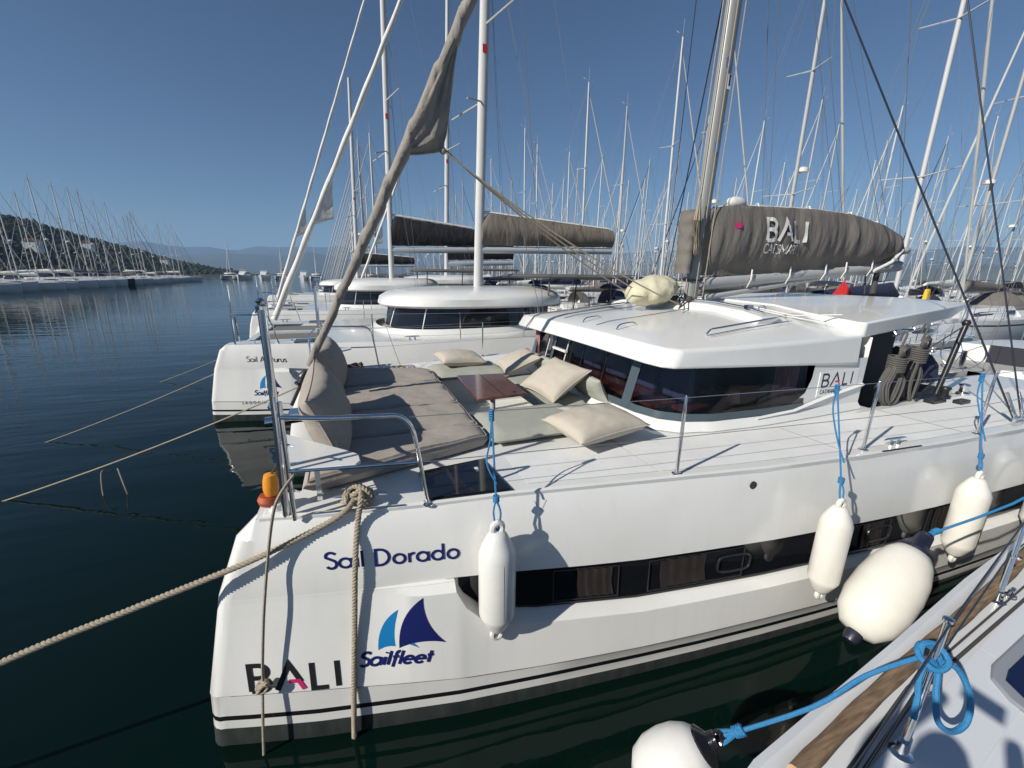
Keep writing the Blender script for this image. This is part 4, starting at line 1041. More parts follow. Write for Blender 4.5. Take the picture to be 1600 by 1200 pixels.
def pillow(cx, cy, cz, wx, wy, th, rotz=0, tilt=0, tilt2=0, seed=0, n=22, pinch=1.0):
    mb = MB(); R = Matrix.Rotation(rotz, 3, 'Z') @ Matrix.Rotation(tilt, 3, 'Y') @ Matrix.Rotation(tilt2, 3, 'X')
    vs = []
    for s in (1, -1):
        for i in range(n + 1):
            for j in range(n + 1):
                u, v = 2 * i / n - 1, 2 * j / n - 1
                h = (max(0, (1 - u * u)) * max(0, (1 - v * v))) ** .42
                ex_ = 1 - .09 * (1 - v * v) * pinch * abs(u) ** 3; ey_ = 1 - .09 * (1 - u * u) * pinch * abs(v) ** 3
                wr = .10 * noise.noise(Vector((u * 3.2, v * 3.2, seed))) + .13 * noise.noise(Vector((math.atan2(v, u) * 4, seed * 2.0, 0))) * (abs(u) + abs(v)) * .6
                q = Vector((u * ex_ * wx / 2, v * ey_ * wy / 2, s * th / 2 * (h * (1 + wr)) + .006 * s))
                vs.append(R @ q + Vector((cx, cy, cz)))
    m = (n + 1) ** 2; fs = []
    for i in range(n):
        for j in range(n):
            a = i * (n + 1) + j; fs.append((a, a + 1, a + n + 2, a + n + 1)); fs.append((m + a, m + a + n + 1, m + a + n + 2, m + a + 1))
        a, b_ = i * (n + 1), (i + 1) * (n + 1); fs.append((a, b_, m + b_, m + a)); fs.append((a + n, m + a + n, m + b_ + n, b_ + n))
        a, b_ = i, i + 1; fs.append((a, m + a, m + b_, b_)); a, b_ = n * (n + 1) + i, n * (n + 1) + i + 1; fs.append((a, b_, m + b_, m + a))
    mb.add(vs, fs)
    per = [i * (n + 1) for i in range(n)] + [n * (n + 1) + j for j in range(n)] + [(n - i) * (n + 1) + n for i in range(n)] + [n - j for j in range(n)]
    mb.tube([(Vector(vs[i]) + Vector(vs[m + i])) / 2 for i in per], .0075, 6, closed=True)
    return mb
solo("bolster_pillow", pillow(-.27, 4.05, 2.19, .62, 1.62, .36, 0.03, 1.22, seed=2, n=30), M_BED, "big upright grey bolster at the bow end of the sunbed, nearer the viewer", "bolster", "bow bolsters leaning on the front rail", smooth=80)
solo("bolster_pillow", pillow(-.30, 6.05, 2.19, .62, 1.62, .36, -.03, 1.22, seed=5, n=30), M_BED, "big upright grey bolster at the bow end of the sunbed, farther behind the furled sail", "bolster", "bow bolsters leaning on the front rail", smooth=80)
GS = "sage green seat pads of the foredeck lounge"
solo("seat_pad", cushion_box(1.17, 2.35, 3.45, 4.28, 1.80, 1.91, 1, .012), M_SAGE, "sage green seat pad on the near side of the lounge, beside the nearest pillow", "seat pad", GS)
solo("seat_pad", cushion_box(1.17, 2.35, 6.08, 6.95, 1.80, 1.91, 4, .012), M_SAGE, "sage green seat pad on the far side of the lounge, under the farthest left pillow", "seat pad", GS)
solo("seat_pad", cushion_box(2.10, 2.78, 4.32, 6.04, 1.74, 1.86, 6, .012), M_SAGE, "sage green bench pad across the lounge, right behind the table", "seat pad", GS)
solo("backrest_pad", pillow(2.86, 4.55, 2.00, .36, .85, .16, 0, 1.1, seed=9), M_SAGE, "sage green backrest pad by the windscreen, behind the leaning middle pillow", "backrest pad", "sage backrest pads", smooth=80)
solo("backrest_pad", pillow(2.86, 5.72, 2.00, .36, .95, .16, 0, 1.1, seed=11), M_SAGE, "sage green backrest pad by the windscreen, between the two leaning pillows", "backrest pad", "sage backrest pads", smooth=80)
solo("backrest_pad", pillow(2.38, 3.62, 1.94, .55, .55, .12, .3, .2, seed=12), M_SAGE, "small sage green pad peeking out under the near throw pillow", "backrest pad", "sage backrest pads", smooth=80)
GP = "sand coloured throw pillows on the lounge"
solo("throw_pillow", pillow(2.22, 3.34, 1.97, .84, .66, .24, .12, -.06, .04, seed=21), M_PILLOW, "sand coloured throw pillow lying on the deck, nearest the viewer", "pillow", GP, smooth=80)
solo("throw_pillow", pillow(2.46, 4.72, 2.08, .66, .80, .22, .12, -.55, .05, seed=22), M_PILLOW, "sand coloured throw pillow leaning by the windscreen just right of the table", "pillow", GP, smooth=80)
solo("throw_pillow", pillow(2.50, 6.12, 2.04, .62, .84, .22, -.15, -.42, .0, seed=23), M_PILLOW, "sand coloured throw pillow leaning at the far end of the windscreen", "pillow", GP, smooth=80)
solo("throw_pillow", pillow(1.68, 6.72, 2.02, .74, .66, .24, .05, .04, .06, seed=24), M_PILLOW, "sand coloured throw pillow lying flat on the far seat, left of the leaning ones", "pillow", GP, smooth=80)
# cream sail bag by the mast
mb = MB(); rings = []
for i in range(23):
    t = i / 22; c = Vector((lerp(3.95, 4.92, t), 5.28 - .1 * t, 3.14 + .12 * t)); r = .21 * math.sin(PI * min(1, t * 1.1 + .04)) ** .35 * (1 - .45 * max(0, t - .6) / .4)
    rings.append([c + Vector((.05 * math.cos(2 * PI * j / 18), r * 1.5 * math.cos(2 * PI * j / 18), r * 1.05 * math.sin(2 * PI * j / 18))) * (1 + .16 * noise.noise(Vector((t * 9, math.cos(2 * PI * j / 18) * 1.6, math.sin(2 * PI * j / 18) * 1.6)))) for j in range(18)])
mb.loft(rings)
solo("sail_bag", mb, M_CREAM, "crumpled cream canvas bag tied down on the roof at the mast foot", "bag", smooth=80)
# coils of grey rope hung under the hardtop rail
def hung_coil(x, y, ztop, h, wd, n, seed, label):
    r_ = random.Random(seed); mb = MB()
    for k in range(n):
        dx = r_.uniform(-wd, wd) * .55; dy = r_.uniform(-.06, .06); b_ = r_.uniform(-.04, .05)
        w1 = wd * r_.uniform(.45, 1.0)
        pts = [(x + .02 * dx, y + dy * .3, ztop - .28), (x - w1 * .55 + dx * .3, y + dy, ztop - .5), (x - w1 * .9 + dx * .4, y + dy, ztop - h * .75 + b_), (x - w1 * .5 + dx * .4, y + dy * 1.2, ztop - h + b_), (x + w1 * .3 + dx * .4, y + dy, ztop - h + .03 + b_), (x + w1 * .62 + dx * .3, y + dy, ztop - h * .7 + b_), (x + w1 * .4, y + dy * .6, ztop - .5), (x, y, ztop - .28)]
        mb.tube(smooth_path(pts, 4), .013, 6)
    for k in range(7):
        z = ztop - .30 - .028 * k
        mb.tube([(x + .105 * math.cos(a) * (1 + .1 * r_.random()), y + .09 * math.sin(a), z + .012 * math.sin(a)) for a in [2 * PI * j / 10 for j in range(10)]], .0135, 6, closed=True)
    for k in range(5):
        a0 = k * .6
        mb.tube(smooth_path([(x - .08 * math.cos(a0), y - .05, ztop - .30), (x - .11, y - .06 - .01 * k, ztop - .2), (x + .02 * k - .03, y - .07, ztop - .12 - .01 * k), (x + .1, y - .05, ztop - .22), (x + .03, y - .06, ztop - .33)], 4), .013, 6)
    mb.tube(smooth_path([(x, y, ztop - .2), (x + .03, y - .02, ztop), (x + .05, y + .03, ztop + .02), (x + .06, y + .05, ztop - .1)], 4), .013, 6)
    return solo("rope_coil", mb, M_GREYROPE, label, "rope coil", "grey rope coils hung under the hardtop")
hung_coil(6.62, 3.08, 2.72, .92, .26, 22, 1, "thick coil of grey rope hung in the cockpit opening, the left one")
hung_coil(7.15, 3.12, 2.80, 1.0, .18, 14, 2, "narrower coil of grey rope hung in the cockpit opening, right of the thick coil")
mb = MB(); mb.ball((8.75, 3.95, 1.90), .42, 16, (.9, 1, .95), .15, 3); solo("steering_cover", mb, M_DNAVY, "rounded navy cover behind the hanging rope coils", "cover")

# fenders ----------------------------------------------------------
def fender(loc, L, R, tiedto, label, m=M_FENDER, tilt=(0, 0, 1), knot=.16, line2=True, capm=None, mid=None, tail=None):
    ax = Vector(tilt).normalized(); c = Vector(loc)
    t = thing("fender", label, "fender", c - ax * L / 2, "white fenders hung between the boats")
    h = L / 2; s = R / .135
    mb = MB(); mb.lathe([(.02, -h + .075 * s), (.05 * s, -h + .085 * s), (.075 * s, -h + .12 * s), (R * .84, -h + .20 * s), (R * .985, -h + .245 * s), (R * .985, -h + .25 * s), (R, -h + .26 * s), (R, h - .26 * s), (R * .985, h - .25 * s), (R * .985, h - .245 * s), (R * .84, h - .19 * s), (R * .55, h - .11 * s), (.05 * s, h - .075 * s), (.02, h - .07 * s)], c, ax, 28)
    bd = part("body", mb, m, t, smooth=50)
    sm = MB(); e1 = ax.cross(Vector((1, 0, 0))).normalized() * -1
    if e1.y > 0: e1 = -e1
    sm.tube([c + e1 * (R * .992) + ax * k for k in (-h + .27 * s, 0, h - .27 * s)], .0025, 4); part("mould_seam", sm, mat("seam_grime", (.36, .34, .29), .7), bd)
    for sg_ in (1, -1):
        mb = MB(); cc = c + ax * sg_ * (h - .05 * s); e = ax.cross(Vector((0, 1, 0))).normalized()
        mb.tube([cc + (ax * math.cos(2 * PI * j / 12) * 1.15 + e * math.sin(2 * PI * j / 12)) * .036 * s for j in range(12)], .023 * s, 8, closed=True)
        mb.tube([cc - ax * sg_ * .09 * s, cc - ax * sg_ * .04 * s], [.075 * s, .035 * s], 12)
        part("eye", mb, capm or m, t)
    top = c + ax * (h - .01 * s)
    mb = MB(); tt = Vector(tiedto); kn = top + (tt - top).normalized() * knot
    e = ax.cross(Vector((0, 1, 0))).normalized() * .03
    mb.tube(smooth_path([kn, kn + (top - kn) * .5 + e * .8, top - ax * .03 + e * .4, top - ax * .05 - e * .2, top + (kn - top) * .4 - e * .9, kn]), .0075, 6)
    for k in range(4): mb.tube([kn + Vector((.018 * math.cos(a), .018 * math.sin(a), -.012 + .012 * k)) for a in [2 * PI * j / 8 for j in range(8)]], .0075, 6, closed=True)
    mb.tube([kn] + ([mid] if mid else []) + [tt], .0075, 6)
    if line2:
        mb.tube(smooth_path([tt, tt + Vector((-.012, -.01, -.2)), tt.lerp(kn, .55) + Vector((-.06, -.02, 0)), (tail or tt.lerp(kn, .8) + Vector((.0, -.03, 0)))], 5), .0065, 6)
        for k in range(5): mb.tube([tt + Vector((.014 * math.cos(a), .016 * math.sin(a), .02 - .018 * k)) for a in [2 * PI * j / 8 for j in range(8)]], .008, 6, closed=True)
    part("lanyard", mb, M_BLUEROPE, t)
    return t
def wire_y(x): 
    pts = [(.34, 2.70)] + ST; return interp(x, pts)
fender((.84, 2.375, 1.24), 1.0, .135, (.88, wire_y(.88) - .01, 2.45), "clean white cylinder fender hanging by the bow lettering, leftmost on the hull")
fender((3.75, 1.875, 1.10), 1.0, .120, (4.05, wire_y(4.05) - .01, 2.45), "yellowed cylinder fender hanging amidships below the cabin side window", M_FENDER2)
fender((5.78, 1.79, 1.02), 1.05, .130, (6.03, wire_y(6.03) - .01, 2.45), "yellowed cylinder fender hanging beside the rear cleat, right of the amidships one", M_FENDER2)
fender((7.3, 1.72, 1.0), 1.05, .130, (7.35, wire_y(7.35) - .01, 2.45), "white cylinder fender cut by the right edge of the picture", M_FENDER)

# ropes ----------------------------------------------------------------
mb = MB(); pth = smooth_path([(-.06, 2.82, 1.87), (-.14, 2.74, 1.815), (-.31, 2.735, 1.73), (-.62, 2.75, 1.61), (-.90, 2.78, 1.51), (-1.44, 2.83, 1.345), (-2.08, 2.87, 1.155), (-3.4, 2.93, .70), (-5.5, 3.0, -.10), (-6.0, 3.0, -.3)], 6)
twisted(mb, pth, .021, .085)
for k in range(4):
    a0 = k * 1.3
    lp = [(-.05 + (.10 - .012 * k) * math.cos(a), 2.86 + (.075 - .006 * k) * math.sin(a), 1.83 + .022 * k + .02 * math.sin(a * 2 + a0)) for a in [a0 + 2 * PI * j / 16 for j in range(17)]]
    twisted(mb, lp, .021, .085)
twisted(mb, smooth_path([(-.13, 2.93, 1.83), (-.08, 2.87, 1.93), (.0, 2.80, 1.92), (.04, 2.74, 1.86)], 5), .021, .085)
solo("mooring_rope", mb, M_ROPE, "thick twisted beige mooring rope running from the bow cleat out to the left", "rope")
mb = MB(); pth = smooth_path([(-.02, 2.86, 1.91), (-.03, 2.70, 1.90), (-.06, 2.70, 1.76), (-.10, 2.635, 1.5), (-.155, 2.60, .90), (-.20, 2.57, .40), (-.245, 2.60, -.25)], 6)
twisted(mb, pth, .020, .075); solo("mooring_rope", mb, M_ROPE, "thick twisted beige rope hanging straight down the hull into the water", "rope")
mb = MB(); mb.tube(smooth_path([(-.42, 2.76, 2.13), (-.50, 2.66, 2.05), (-.56, 2.68, 1.89), (-.64, 2.73, 1.53), (-.70, 2.70, 1.17), (-.75, 2.68, .80), (-.76, 2.67, .68)], 6), .010, 7)
for k in range(5):
    mb.tube([Vector((-.77, 2.67, .63)) + Vector((.035 * math.cos(a + k), .025 * math.sin(a), .03 * math.sin(a + k * 1.3))) for a in [2 * PI * j / 10 for j in range(10)]], .010, 6, closed=True)
mb.tube([(-.81, 2.66, .63), (-.77, 2.66, .65), (-.69, 2.66, .61)], .009, 6)
twisted(mb, [(-.77, 2.67, .63), (-.81, 2.68, .3), (-.86, 2.70, -.15)], .010, .05); solo("knotted_line", mb, M_ROPE, "thin grey line with a knot hanging from the pulpit in front of the bow letters", "line")
def mooring(a, b, sag, label, r=.011, extra=None):
    mb = MB(); mb.tube(catenary(a, b, sag, 20), r, 6)
    if extra: extra(mb)
    return solo("mooring_line", mb, M_ROPE, label, "line", "thin bow lines running into the water")
mooring((-.2, 2 * YC - 2.9, 1.84), (-5.6, 8.0, -.15), .12, "thin beige bow line of the nearest catamaran with a looped tail hanging from it", .014,
        lambda mb: (mb.tube(smooth_path([(-3.75, 7.85, .32), (-3.83, 7.82, .33), (-3.82, 7.7, .1), (-3.78, 7.6, -.1)], 4), .009, 5), mb.tube(smooth_path([(-3.62, 7.8, .36), (-3.5, 7.6, .12), (-3.45, 7.55, -.1)], 4), .009, 5)))
mooring((-1.6, 11.2, 1.75), (-6.3, 10.6, -.12), .10, "thin beige bow line of the second catamaran entering the water at the left", .012)
mooring((-1.7, 16.2, 1.7), (-6.0, 15.6, -.1), .10, "short dark bow line beyond the second catamaran's bow", .012)
# orange float with the red ring on the bow post
t = thing("marker_float", "small worn orange float above a rust red ring hung on the bow post", "float", (-.62, 2.98, 1.80))
part("float_body", MB().lathe([(.012, -.085), (.04, -.075), (.05, -.03), (.048, .03), (.038, .075), (.012, .085)], (-.60, 2.98, 1.985), (.05, 0, 1), 18), M_ORANGE, t)
part("ring", MB().lathe([(.02, -.03), (.06, -.032), (.072, 0), (.06, .032), (.02, .03)], (-.625, 2.99, 1.87), (.15, 0, 1), 20), M_RUST, t)
part("cord", MB().tube([(-.59, 2.98, 2.06), (-.54, 2.93, 2.14), (-.50, 2.89, 2.2)], .006, 6), M_DARKROPE, t)
mb = MB(); mb.ball((.72, 6.74, 1.86), .06, 12, (1, 1, 1.15)); mb.cm = 1; mb.tube([(.72, 6.74, 1.9), (.68, 7.3, 2.1), (.6, 7.68, 2.46)], .004, 5); solo("marker_float", mb, [M_ORANGE, M_DARKROPE], "little orange ball float on a cord by the far hatch", "float")
mb = MB()
for k in range(14):
    a0 = k * .9; mb.tube([(.0 + .13 * math.cos(a) + .02 * math.cos(a0), 7.2 + .10 * math.sin(a + a0), 1.82 + .02 * (k % 5) + .03 * math.sin(a * 2 + a0)) for a in [2 * PI * j / 10 for j in range(10)]], .014, 5, closed=True)
solo("rope_pile", mb, M_DARKROPE, "dark heap of rope on the far bow deck behind the sunbed", "rope")

# ================================================================== the neighbouring boat's side deck, lower right
NB = thing("sailing_yacht", "white yacht whose side deck fills the lower right corner, with guard wires and a stanchion", "sailing yacht", (3, -.6, 0))
EDGE = [(-2.5, -.60), (-1.2, -.22), (0, .36), (.8, .68), (1.53, .87), (2.85, 1.02), (4.0, 1.16), (5.2, 1.27), (7.5, 1.42), (10, 1.4)]
def ey_(x): return interp(x, EDGE)
xs = [-2.5, -1.8, -1.2, -.6, 0, .4, .8, 1.2, 1.53, 2.1, 2.85, 3.4, 4, 4.6, 5.2, 6.3, 7.5, 10]
mb = MB(); mb.loft([[(x, ey_(x) - .14, -.4), (x, ey_(x) - .05, .25), (x, ey_(x) - .01, 1.15), (x, ey_(x), 1.22), (x, ey_(x) - .012, 1.305), (x, ey_(x) - .05, 1.325), (x, ey_(x) - .075, 1.315), (x, ey_(x) - .095, 1.285)] for x in xs], False, False)
mb.loft([[(x, ey_(x) - .095, 1.285), (x, -1.6, 1.285)] for x in xs], False, False)
part("hull", mb, mat("yacht_gelcoat", (.62, .64, .66), .25, noise_amt=.05, nscale=2), NB, smooth=35)
mb = MB()
for x0, x1 in ((-.8, .9), (.93, 1.95), (1.98, 3.3), (3.33, 4.9), (4.93, 7)):
    ss = [lerp(x0, x1, i / 5) for i in range(6)]
    mb.loft([[(x, ey_(x) - .27, 1.288), (x, ey_(x) - .27, 1.292), (x, ey_(x) - .50, 1.292), (x, ey_(x) - .50, 1.288)] for x in ss], False, False)
part("nonskid_panel", mb, mat("yacht_nonskid", (.60, .62, .65), .6, bump=.3, bscale=300, bdist=.002), NB, smooth=False)
mb = MB()  # raised coachroof with rounded edge
CR = lambda x: ey_(x) - .88
mb.loft([[(x, CR(x) + .03, 1.287), (x, CR(x) + .01, 1.36), (x, CR(x) - .04, 1.44), (x, CR(x) - .14, 1.475), (x, -1.2, 1.5)] for x in (.2, .6, 1.0, 1.5, 2.1, 2.9, 3.6, 4.4, 5.4, 7)], False, False)
part("coachroof", mb, mat("yacht_gelcoat", (.62, .64, .66), .25), NB, smooth=60)
mb = MB(); mb.prism([(3.02, .58), (3.10, .68), (3.22, .72), (3.75, .76), (3.85, .70), (3.85, .36), (3.02, .27), (2.96, .32)], 1.287, 1.312); hf = part("deck_hatch", mb, mat("grey_hatch_frame", (.25, .27, .30), .4), NB, bevel=.02, seg=3)
mb = MB(); mb.prism([(3.09, .56), (3.14, .64), (3.24, .665), (3.74, .70), (3.79, .66), (3.79, .41), (3.07, .33), (3.04, .36)], 1.3125, 1.320); part("pane", mb, mat("navy_glass", (.008, .012, .05), .05), hf, bevel=.01)
# side toe rail groove, stanchion with base and wires
def nst(x, y):
    mb = MB(); mb.tube([(x, y, 1.29), (x + .10, y + .025, 1.62), (x + .19, y + .05, 1.93)], [.017, .0125, .0125], 10)
    mb.lathe([(.02, 0), (.021, .014), (.012, .02)], (x + .19, y + .05, 1.92), n=14)
    mb.lathe([(.045, 0), (.045, .01), (.024, .02), (.022, .08)], (x, y, 1.285), n=14)
    mb.tube([(x + .09, y - .0, 1.60), (x + .08, y - .01, 1.62)], .010, 6); return part("stanchion", mb, M_STEEL, NB)
NS = [(.25, .34), (2.20, .64), (3.95, .96), (5.9, 1.15)]
NS[0] = (.25, .25)
for q in NS: nst(*q)
for z in (1.92, 1.60):
    mb = MB(); mb.tube([(x + (.19 if z > 1.7 else .09), y + .04, z) for x, y in NS], .0045, 6); part("guard_wire", mb, M_DWIRE, NB)
mb = MB(); mb.tube([(1.0, .48, 1.31), (2.6, .77, 1.31), (4.6, .93, 1.31)], .009, 6); mb.tube([(1.0, .52, 1.305), (2.6, .81, 1.305), (4.6, .98, 1.305)], .006, 6); part("deck_line", mb, M_DARKROPE, NB)
for xx, yy in ((1.66, .60), (4.1, .95)):
    mb = MB(); mb.tube([(xx + .04 * math.cos(a), yy, 1.32 + .035 * math.sin(a)) for a in [2 * PI * j / 12 for j in range(12)]], .009, 6, closed=True); mb.lathe([(.035, 0), (.03, .02), (.01, .025)], (xx, yy, 1.285), n=12); part("pad_eye", mb, M_STEEL, NB)
mb = MB(); mb.tube([(6.0, 1.25, 1.3), (5.95, 1.65, 3.0), (5.9, 2.6, 7.5)], .010, 6); part("shroud", mb, mat("navy_wire", (.012, .016, .05), .4), NB)
# wooden pole
mb = MB(); rings = []
P0, P1 = Vector((1.62, .735, 1.345)), Vector((5.15, 1.15, 1.345)); dd = (P1 - P0)
for i in range(31):
    t = i / 30; c = P0 + dd * t + Vector((0, .01 * math.sin(t * 7), 0)); r = .037 * (1 + .05 * math.sin(i * 1.7)) * (1 if t < .9 else lerp(1, .8, (t - .9) / .1))
    rings.append([c + Vector((-.1 * math.cos(2 * PI * j / 14), math.cos(2 * PI * j / 14), math.sin(2 * PI * j / 14))) * r * (1 + .05 * noise.noise(Vector((t * 20, j * .7, 0)))) for j in range(14)])
mb.loft(rings, True, False); mb.cm = 1
mb.sheet([q + Vector((-.0005, 0, 0)) for q in rings[0]]); mb.sheet(rings[-1])
solo("wooden_pole", mb, [M_POLE, M_CUT], "weathered brown wooden pole with a sawn end lying along the yacht's edge", "pole")
# pear-shaped fenders in the gap
def buoy_fender(c, ax, L, R, label, capm, tied):
    c, ax = Vector(c), Vector(ax).normalized()
    t = thing("ball_fender", label, "fender", c - ax * L * .5, "round fenders lying in the gap between the boats")
    part("body", MB().lathe([(.02, -L * .5), (R * .55, -L * .47), (R * .86, -L * .36), (R, -L * .2), (R * 1.0, 0), (R * .92, L * .16), (R * .74, L * .30), (R * .5, L * .40), (.03, L * .42)], c, ax, 36), M_FENDER2 if R > .2 else M_FENDER, t, smooth=60)
    mb = MB(); mb.lathe([(R * .56, L * .375), (R * .57, L * .40), (R * .40, L * .45), (R * .28, L * .48), (R * .25, L * .56), (R * .1, L * .58)], c, ax, 24); part("cap", mb, capm, t)
    e = ax.cross(Vector((0, 0, 1))).normalized()
    mb = MB(); cc = c + ax * L * .57; mb.tube([cc + (ax * math.cos(a) + e * math.sin(a)) * R * .16 for a in [2 * PI * j / 12 for j in range(12)]], R * .09, 8, closed=True); part("eye", mb, capm, t)
    mb = MB(); mb.lathe([(R * .25, -L * .49), (R * .27, -L * .53), (R * .2, -L * .58), (.01, -L * .58)], c, ax, 20); part("bottom_eye", mb, capm, t)
    mb = MB(); a0 = cc + ax * R * .1
    pts = [a0] + [Vector(q) for q in tied]
    mb.tube(smooth_path(pts, 4), .0105, 8)
    for k in range(4): 
        kk = a0 + (pts[1] - a0).normalized() * .10
        mb.tube([kk + (e * math.cos(a + k) + ax.cross(e) * math.sin(a + k)) * .02 + (pts[1] - a0).normalized() * (.012 * k - .02) for a in [2 * PI * j / 8 for j in range(8)]], .010, 6, closed=True)
    mb.tube(smooth_path([kk, cc + e * .03 + ax * .01, cc - ax * .03, cc - e * .03, kk], 4), .010, 6)
    part("lanyard", mb, M_BLUEROPE, t); return t
buoy_fender((4.10, 1.57, .86), (.74, .06, .56), 1.02, .232, "big yellowish pear fender with a navy cap squeezed between the two boats", M_NAVY, [(5.6, 1.35, 1.62), (7.6, 1.6, 1.85)])
buoy_fender((1.40, 1.14, .94), (.55, -.22, .55), .46, .17, "white round fender with a glossy black cap at the bottom edge of the picture", mat("black_vinyl", (.01, .01, .012), .18, bump=.6, bscale=14, bdist=.01), [(1.9, .87, 1.42), (2.12, .80, 1.60), (2.30, .70, 1.75)])
# blue knot on the stanchion
mb = MB(); K = Vector((2.31, .685, 1.75))
mb.tube(smooth_path([K + Vector(q) for q in ((-.03, .02, 0), (.0, .03, .05), (.05, .0, .05), (.04, -.05, .01), (-.02, -.04, -.02), (-.04, .02, .01), (0, .04, .04), (.05, .01, .02), (.03, -.04, -.02), (-.03, -.02, -.03))], 6), .0125, 8)
mb.tube(smooth_path([K + Vector(q) for q in ((.03, -.03, .0), (.09, -.07, -.03), (.12, -.12, -.14), (.10, -.14, -.25), (.02, -.13, -.28), (-.05, -.10, -.22), (-.02, -.06, -.12), (.02, -.03, -.04), (0, 0, 0))], 6), .0125, 8)
mb.tube(smooth_path([K + Vector(q) for q in ((-.02, .0, -.0), (-.06, -.01, -.08), (-.08, -.03, -.16), (-.12, -.05, -.24))], 6), .0125, 8)
solo("rope_knot", mb, M_BLUEROPE, "blue rope knot with a hanging loop tied on the yacht's steel stanchion", "knot")

# ================================================================== catamarans moored behind
def cat_b():
    mx = lambda z: 5.95 + .035 * (z - 3.03)
    root = thing("catamaran", "x", "catamaran", (4, YC, 0), "catamarans moored behind the nearest one")
    part("hull", make_hull(), M_HULL, root, smooth=28); part("hull", make_hull(True), M_HULL, root, smooth=28)
    mb = MB(); far = lambda x: 2 * YC - Sy(x)
    mb.loft([[(x, Sy(x), 1.78), (x, YC, 1.80), (x, far(x), 1.78)] for x in (1.3, 2.38, 3.32, 4.44, 5.61, 6.9, 8.5, 10.6)], False, False)
    for fl in (0, 1):
        mm = (lambda y: 2 * YC - y) if fl else (lambda y: y)
        mb.loft([[(x, mm(Sy(x)), 1.78), (x, mm(3.5 if x > -.5 else 3.2), 1.78)] for x in (-.7, -.45, 0, .56, 1.3)], False, False)
    mb.box((-.35, YC, 1.68), (.16, 3.6, .16)); mb.box((.5, YC, 1.72), (1.8, .3, .1))
    mb.loft([[(1.3, 3.4, 1.78), (1.3, 2 * YC - 3.4, 1.78)], [(1.25, 3.4, 1.0), (1.25, 2 * YC - 3.4, 1.0)], [(10.6, 3.4, .9), (10.6, 2 * YC - 3.4, .9)]], False, False)
    part("deck", mb, M_GEL, root, smooth=30)
    mb = MB()
    for y0, y1 in ((3.55, YC - .2), (YC + .2, 2 * YC - 3.55)): mb.add([(-.25, y0, 1.72), (1.28, y0, 1.72), (1.28, y1, 1.72), (-.25, y1, 1.72)], [(0, 1, 2, 3)])
    part("trampoline_net", mb, mat("grey_net", (.16, .15, .14), .9, bump=.8, bscale=90), root, smooth=False)
    def ring(x0, x1, hw, z, e=2.6, n=36):
        cx = x0 + (x1 - x0) * .42; out = []
        for j in range(n):
            a = 2 * PI * j / n; c, s = math.cos(a), math.sin(a)
            px = (abs(c) ** (2 / e)) * (1 if c > 0 else -1); py = (abs(s) ** (2 / e)) * (1 if s > 0 else -1)
            out.append((cx + (px * (x1 - cx) if px > 0 else px * (cx - x0)), YC + py * hw, z))
        return out
    mb = MB(); mb.loft([ring(2.55, 8.0, 2.2, 1.79), ring(2.7, 7.9, 2.1, 1.93)], True, False); part("cabin_coaming", mb, M_GEL, root, smooth=40)
    mb = MB(); mb.loft([ring(2.95, 7.9, 2.08, 1.93), ring(3.15, 7.8, 2.0, 2.52)], True, False)
    wn = part("cabin_window", mb, M_GLASS_OPQ, root, smooth=40)
    mb = MB()
    for k, a in enumerate((13, 17, 21)):
        r1, r2 = ring(2.94, 7.92, 2.09, 1.93), ring(3.14, 7.82, 2.01, 2.52); j = a + 3; mb.tube([r1[j % 36], r2[j % 36]], .018, 5)
    part("window_bars", mb, mat("pale_bar", (.6, .6, .6), .4), wn)
    mb = MB(); mb.loft([ring(2.85, 8.4, 2.15, 2.48), ring(2.8, 8.6, 2.25, 2.54), ring(2.86, 8.6, 2.24, 2.72), ring(3.1, 8.5, 2.05, 2.86), ring(3.8, 8.3, 1.4, 2.97), ring(4.6, 8.0, .6, 3.02)], True, True)
    part("coachroof", mb, M_GEL, root, smooth=50)
    mb = MB(); mb.loft([ring(7.2, 11.0, 2.0, 3.30, 4), ring(7.1, 11.1, 2.1, 3.35, 4), ring(7.3, 10.9, 1.9, 3.43, 4)], True, True)
    for yy in (YC - 1.7, YC + 1.7):
        for x_ in (7.6, 10.5): mb.tube([(x_, yy, 2.0), (x_ + .1, yy, 3.32)], .03, 6)
    part("cockpit_bimini", mb, mat("grey_bimini", (.10, .095, .09), .8), root, smooth=40)
    mb = MB(); mb.tube([(mx(z), YC, z) for z in (3.0, 6, 9, 12, 15, 18.5)], [.15, .15, .15, .145, .13, .1], 14, sy=.8); m_ = part("mast", mb, M_WMAST, root)
    mb = MB()
    for zz in (10.2,):
        for s in (-1, 1): mb.tube([(mx(zz), YC, zz), (mx(zz) + .5, YC + 1.5 * s, zz + .1)], [.035, .02], 6)
    for s in (-1, 1): mb.tube([(mx(8), YC, 8.3), (mx(8) - .7, YC + .9 * s, 8.0)], .025, 6)
    part("spreader", mb, M_ALU, m_)
    mb = MB(); mb.box((mx(9.6), YC - .125, 9.6), (.14, .01, .2)); part("mast_tag", mb, M_RED, m_, smooth=False)
    mb = MB(); mb.tube([(6.05, YC, 4.15), (10.95, YC, 4.25)], .11, 10); b_ = part("boom", mb, M_GREYHULL, root)
    mb = MB(); rings = []
    for i in range(41):
        x = lerp(6.05, 10.95, i / 40); zt = lerp(5.25, 4.95, i / 40) - (.25 * (1 - min(1, (x - 6.05) / .25)))
        zb = 4.27 + .02 * (x - 5); rings.append([(x, YC + s_ * (.05 + .16 * math.sin(PI * min(1, t * .9 + .08)) + .03 * noise.noise(Vector((x * 3, t * 3, s_)))), lerp(zb, zt, t) + .03 * noise.noise(Vector((x * 2.5, t, 2)))) for s_, t in [(-1, k / 6) for k in range(7)] + [(1, 1 - k / 6) for k in range(7)]])
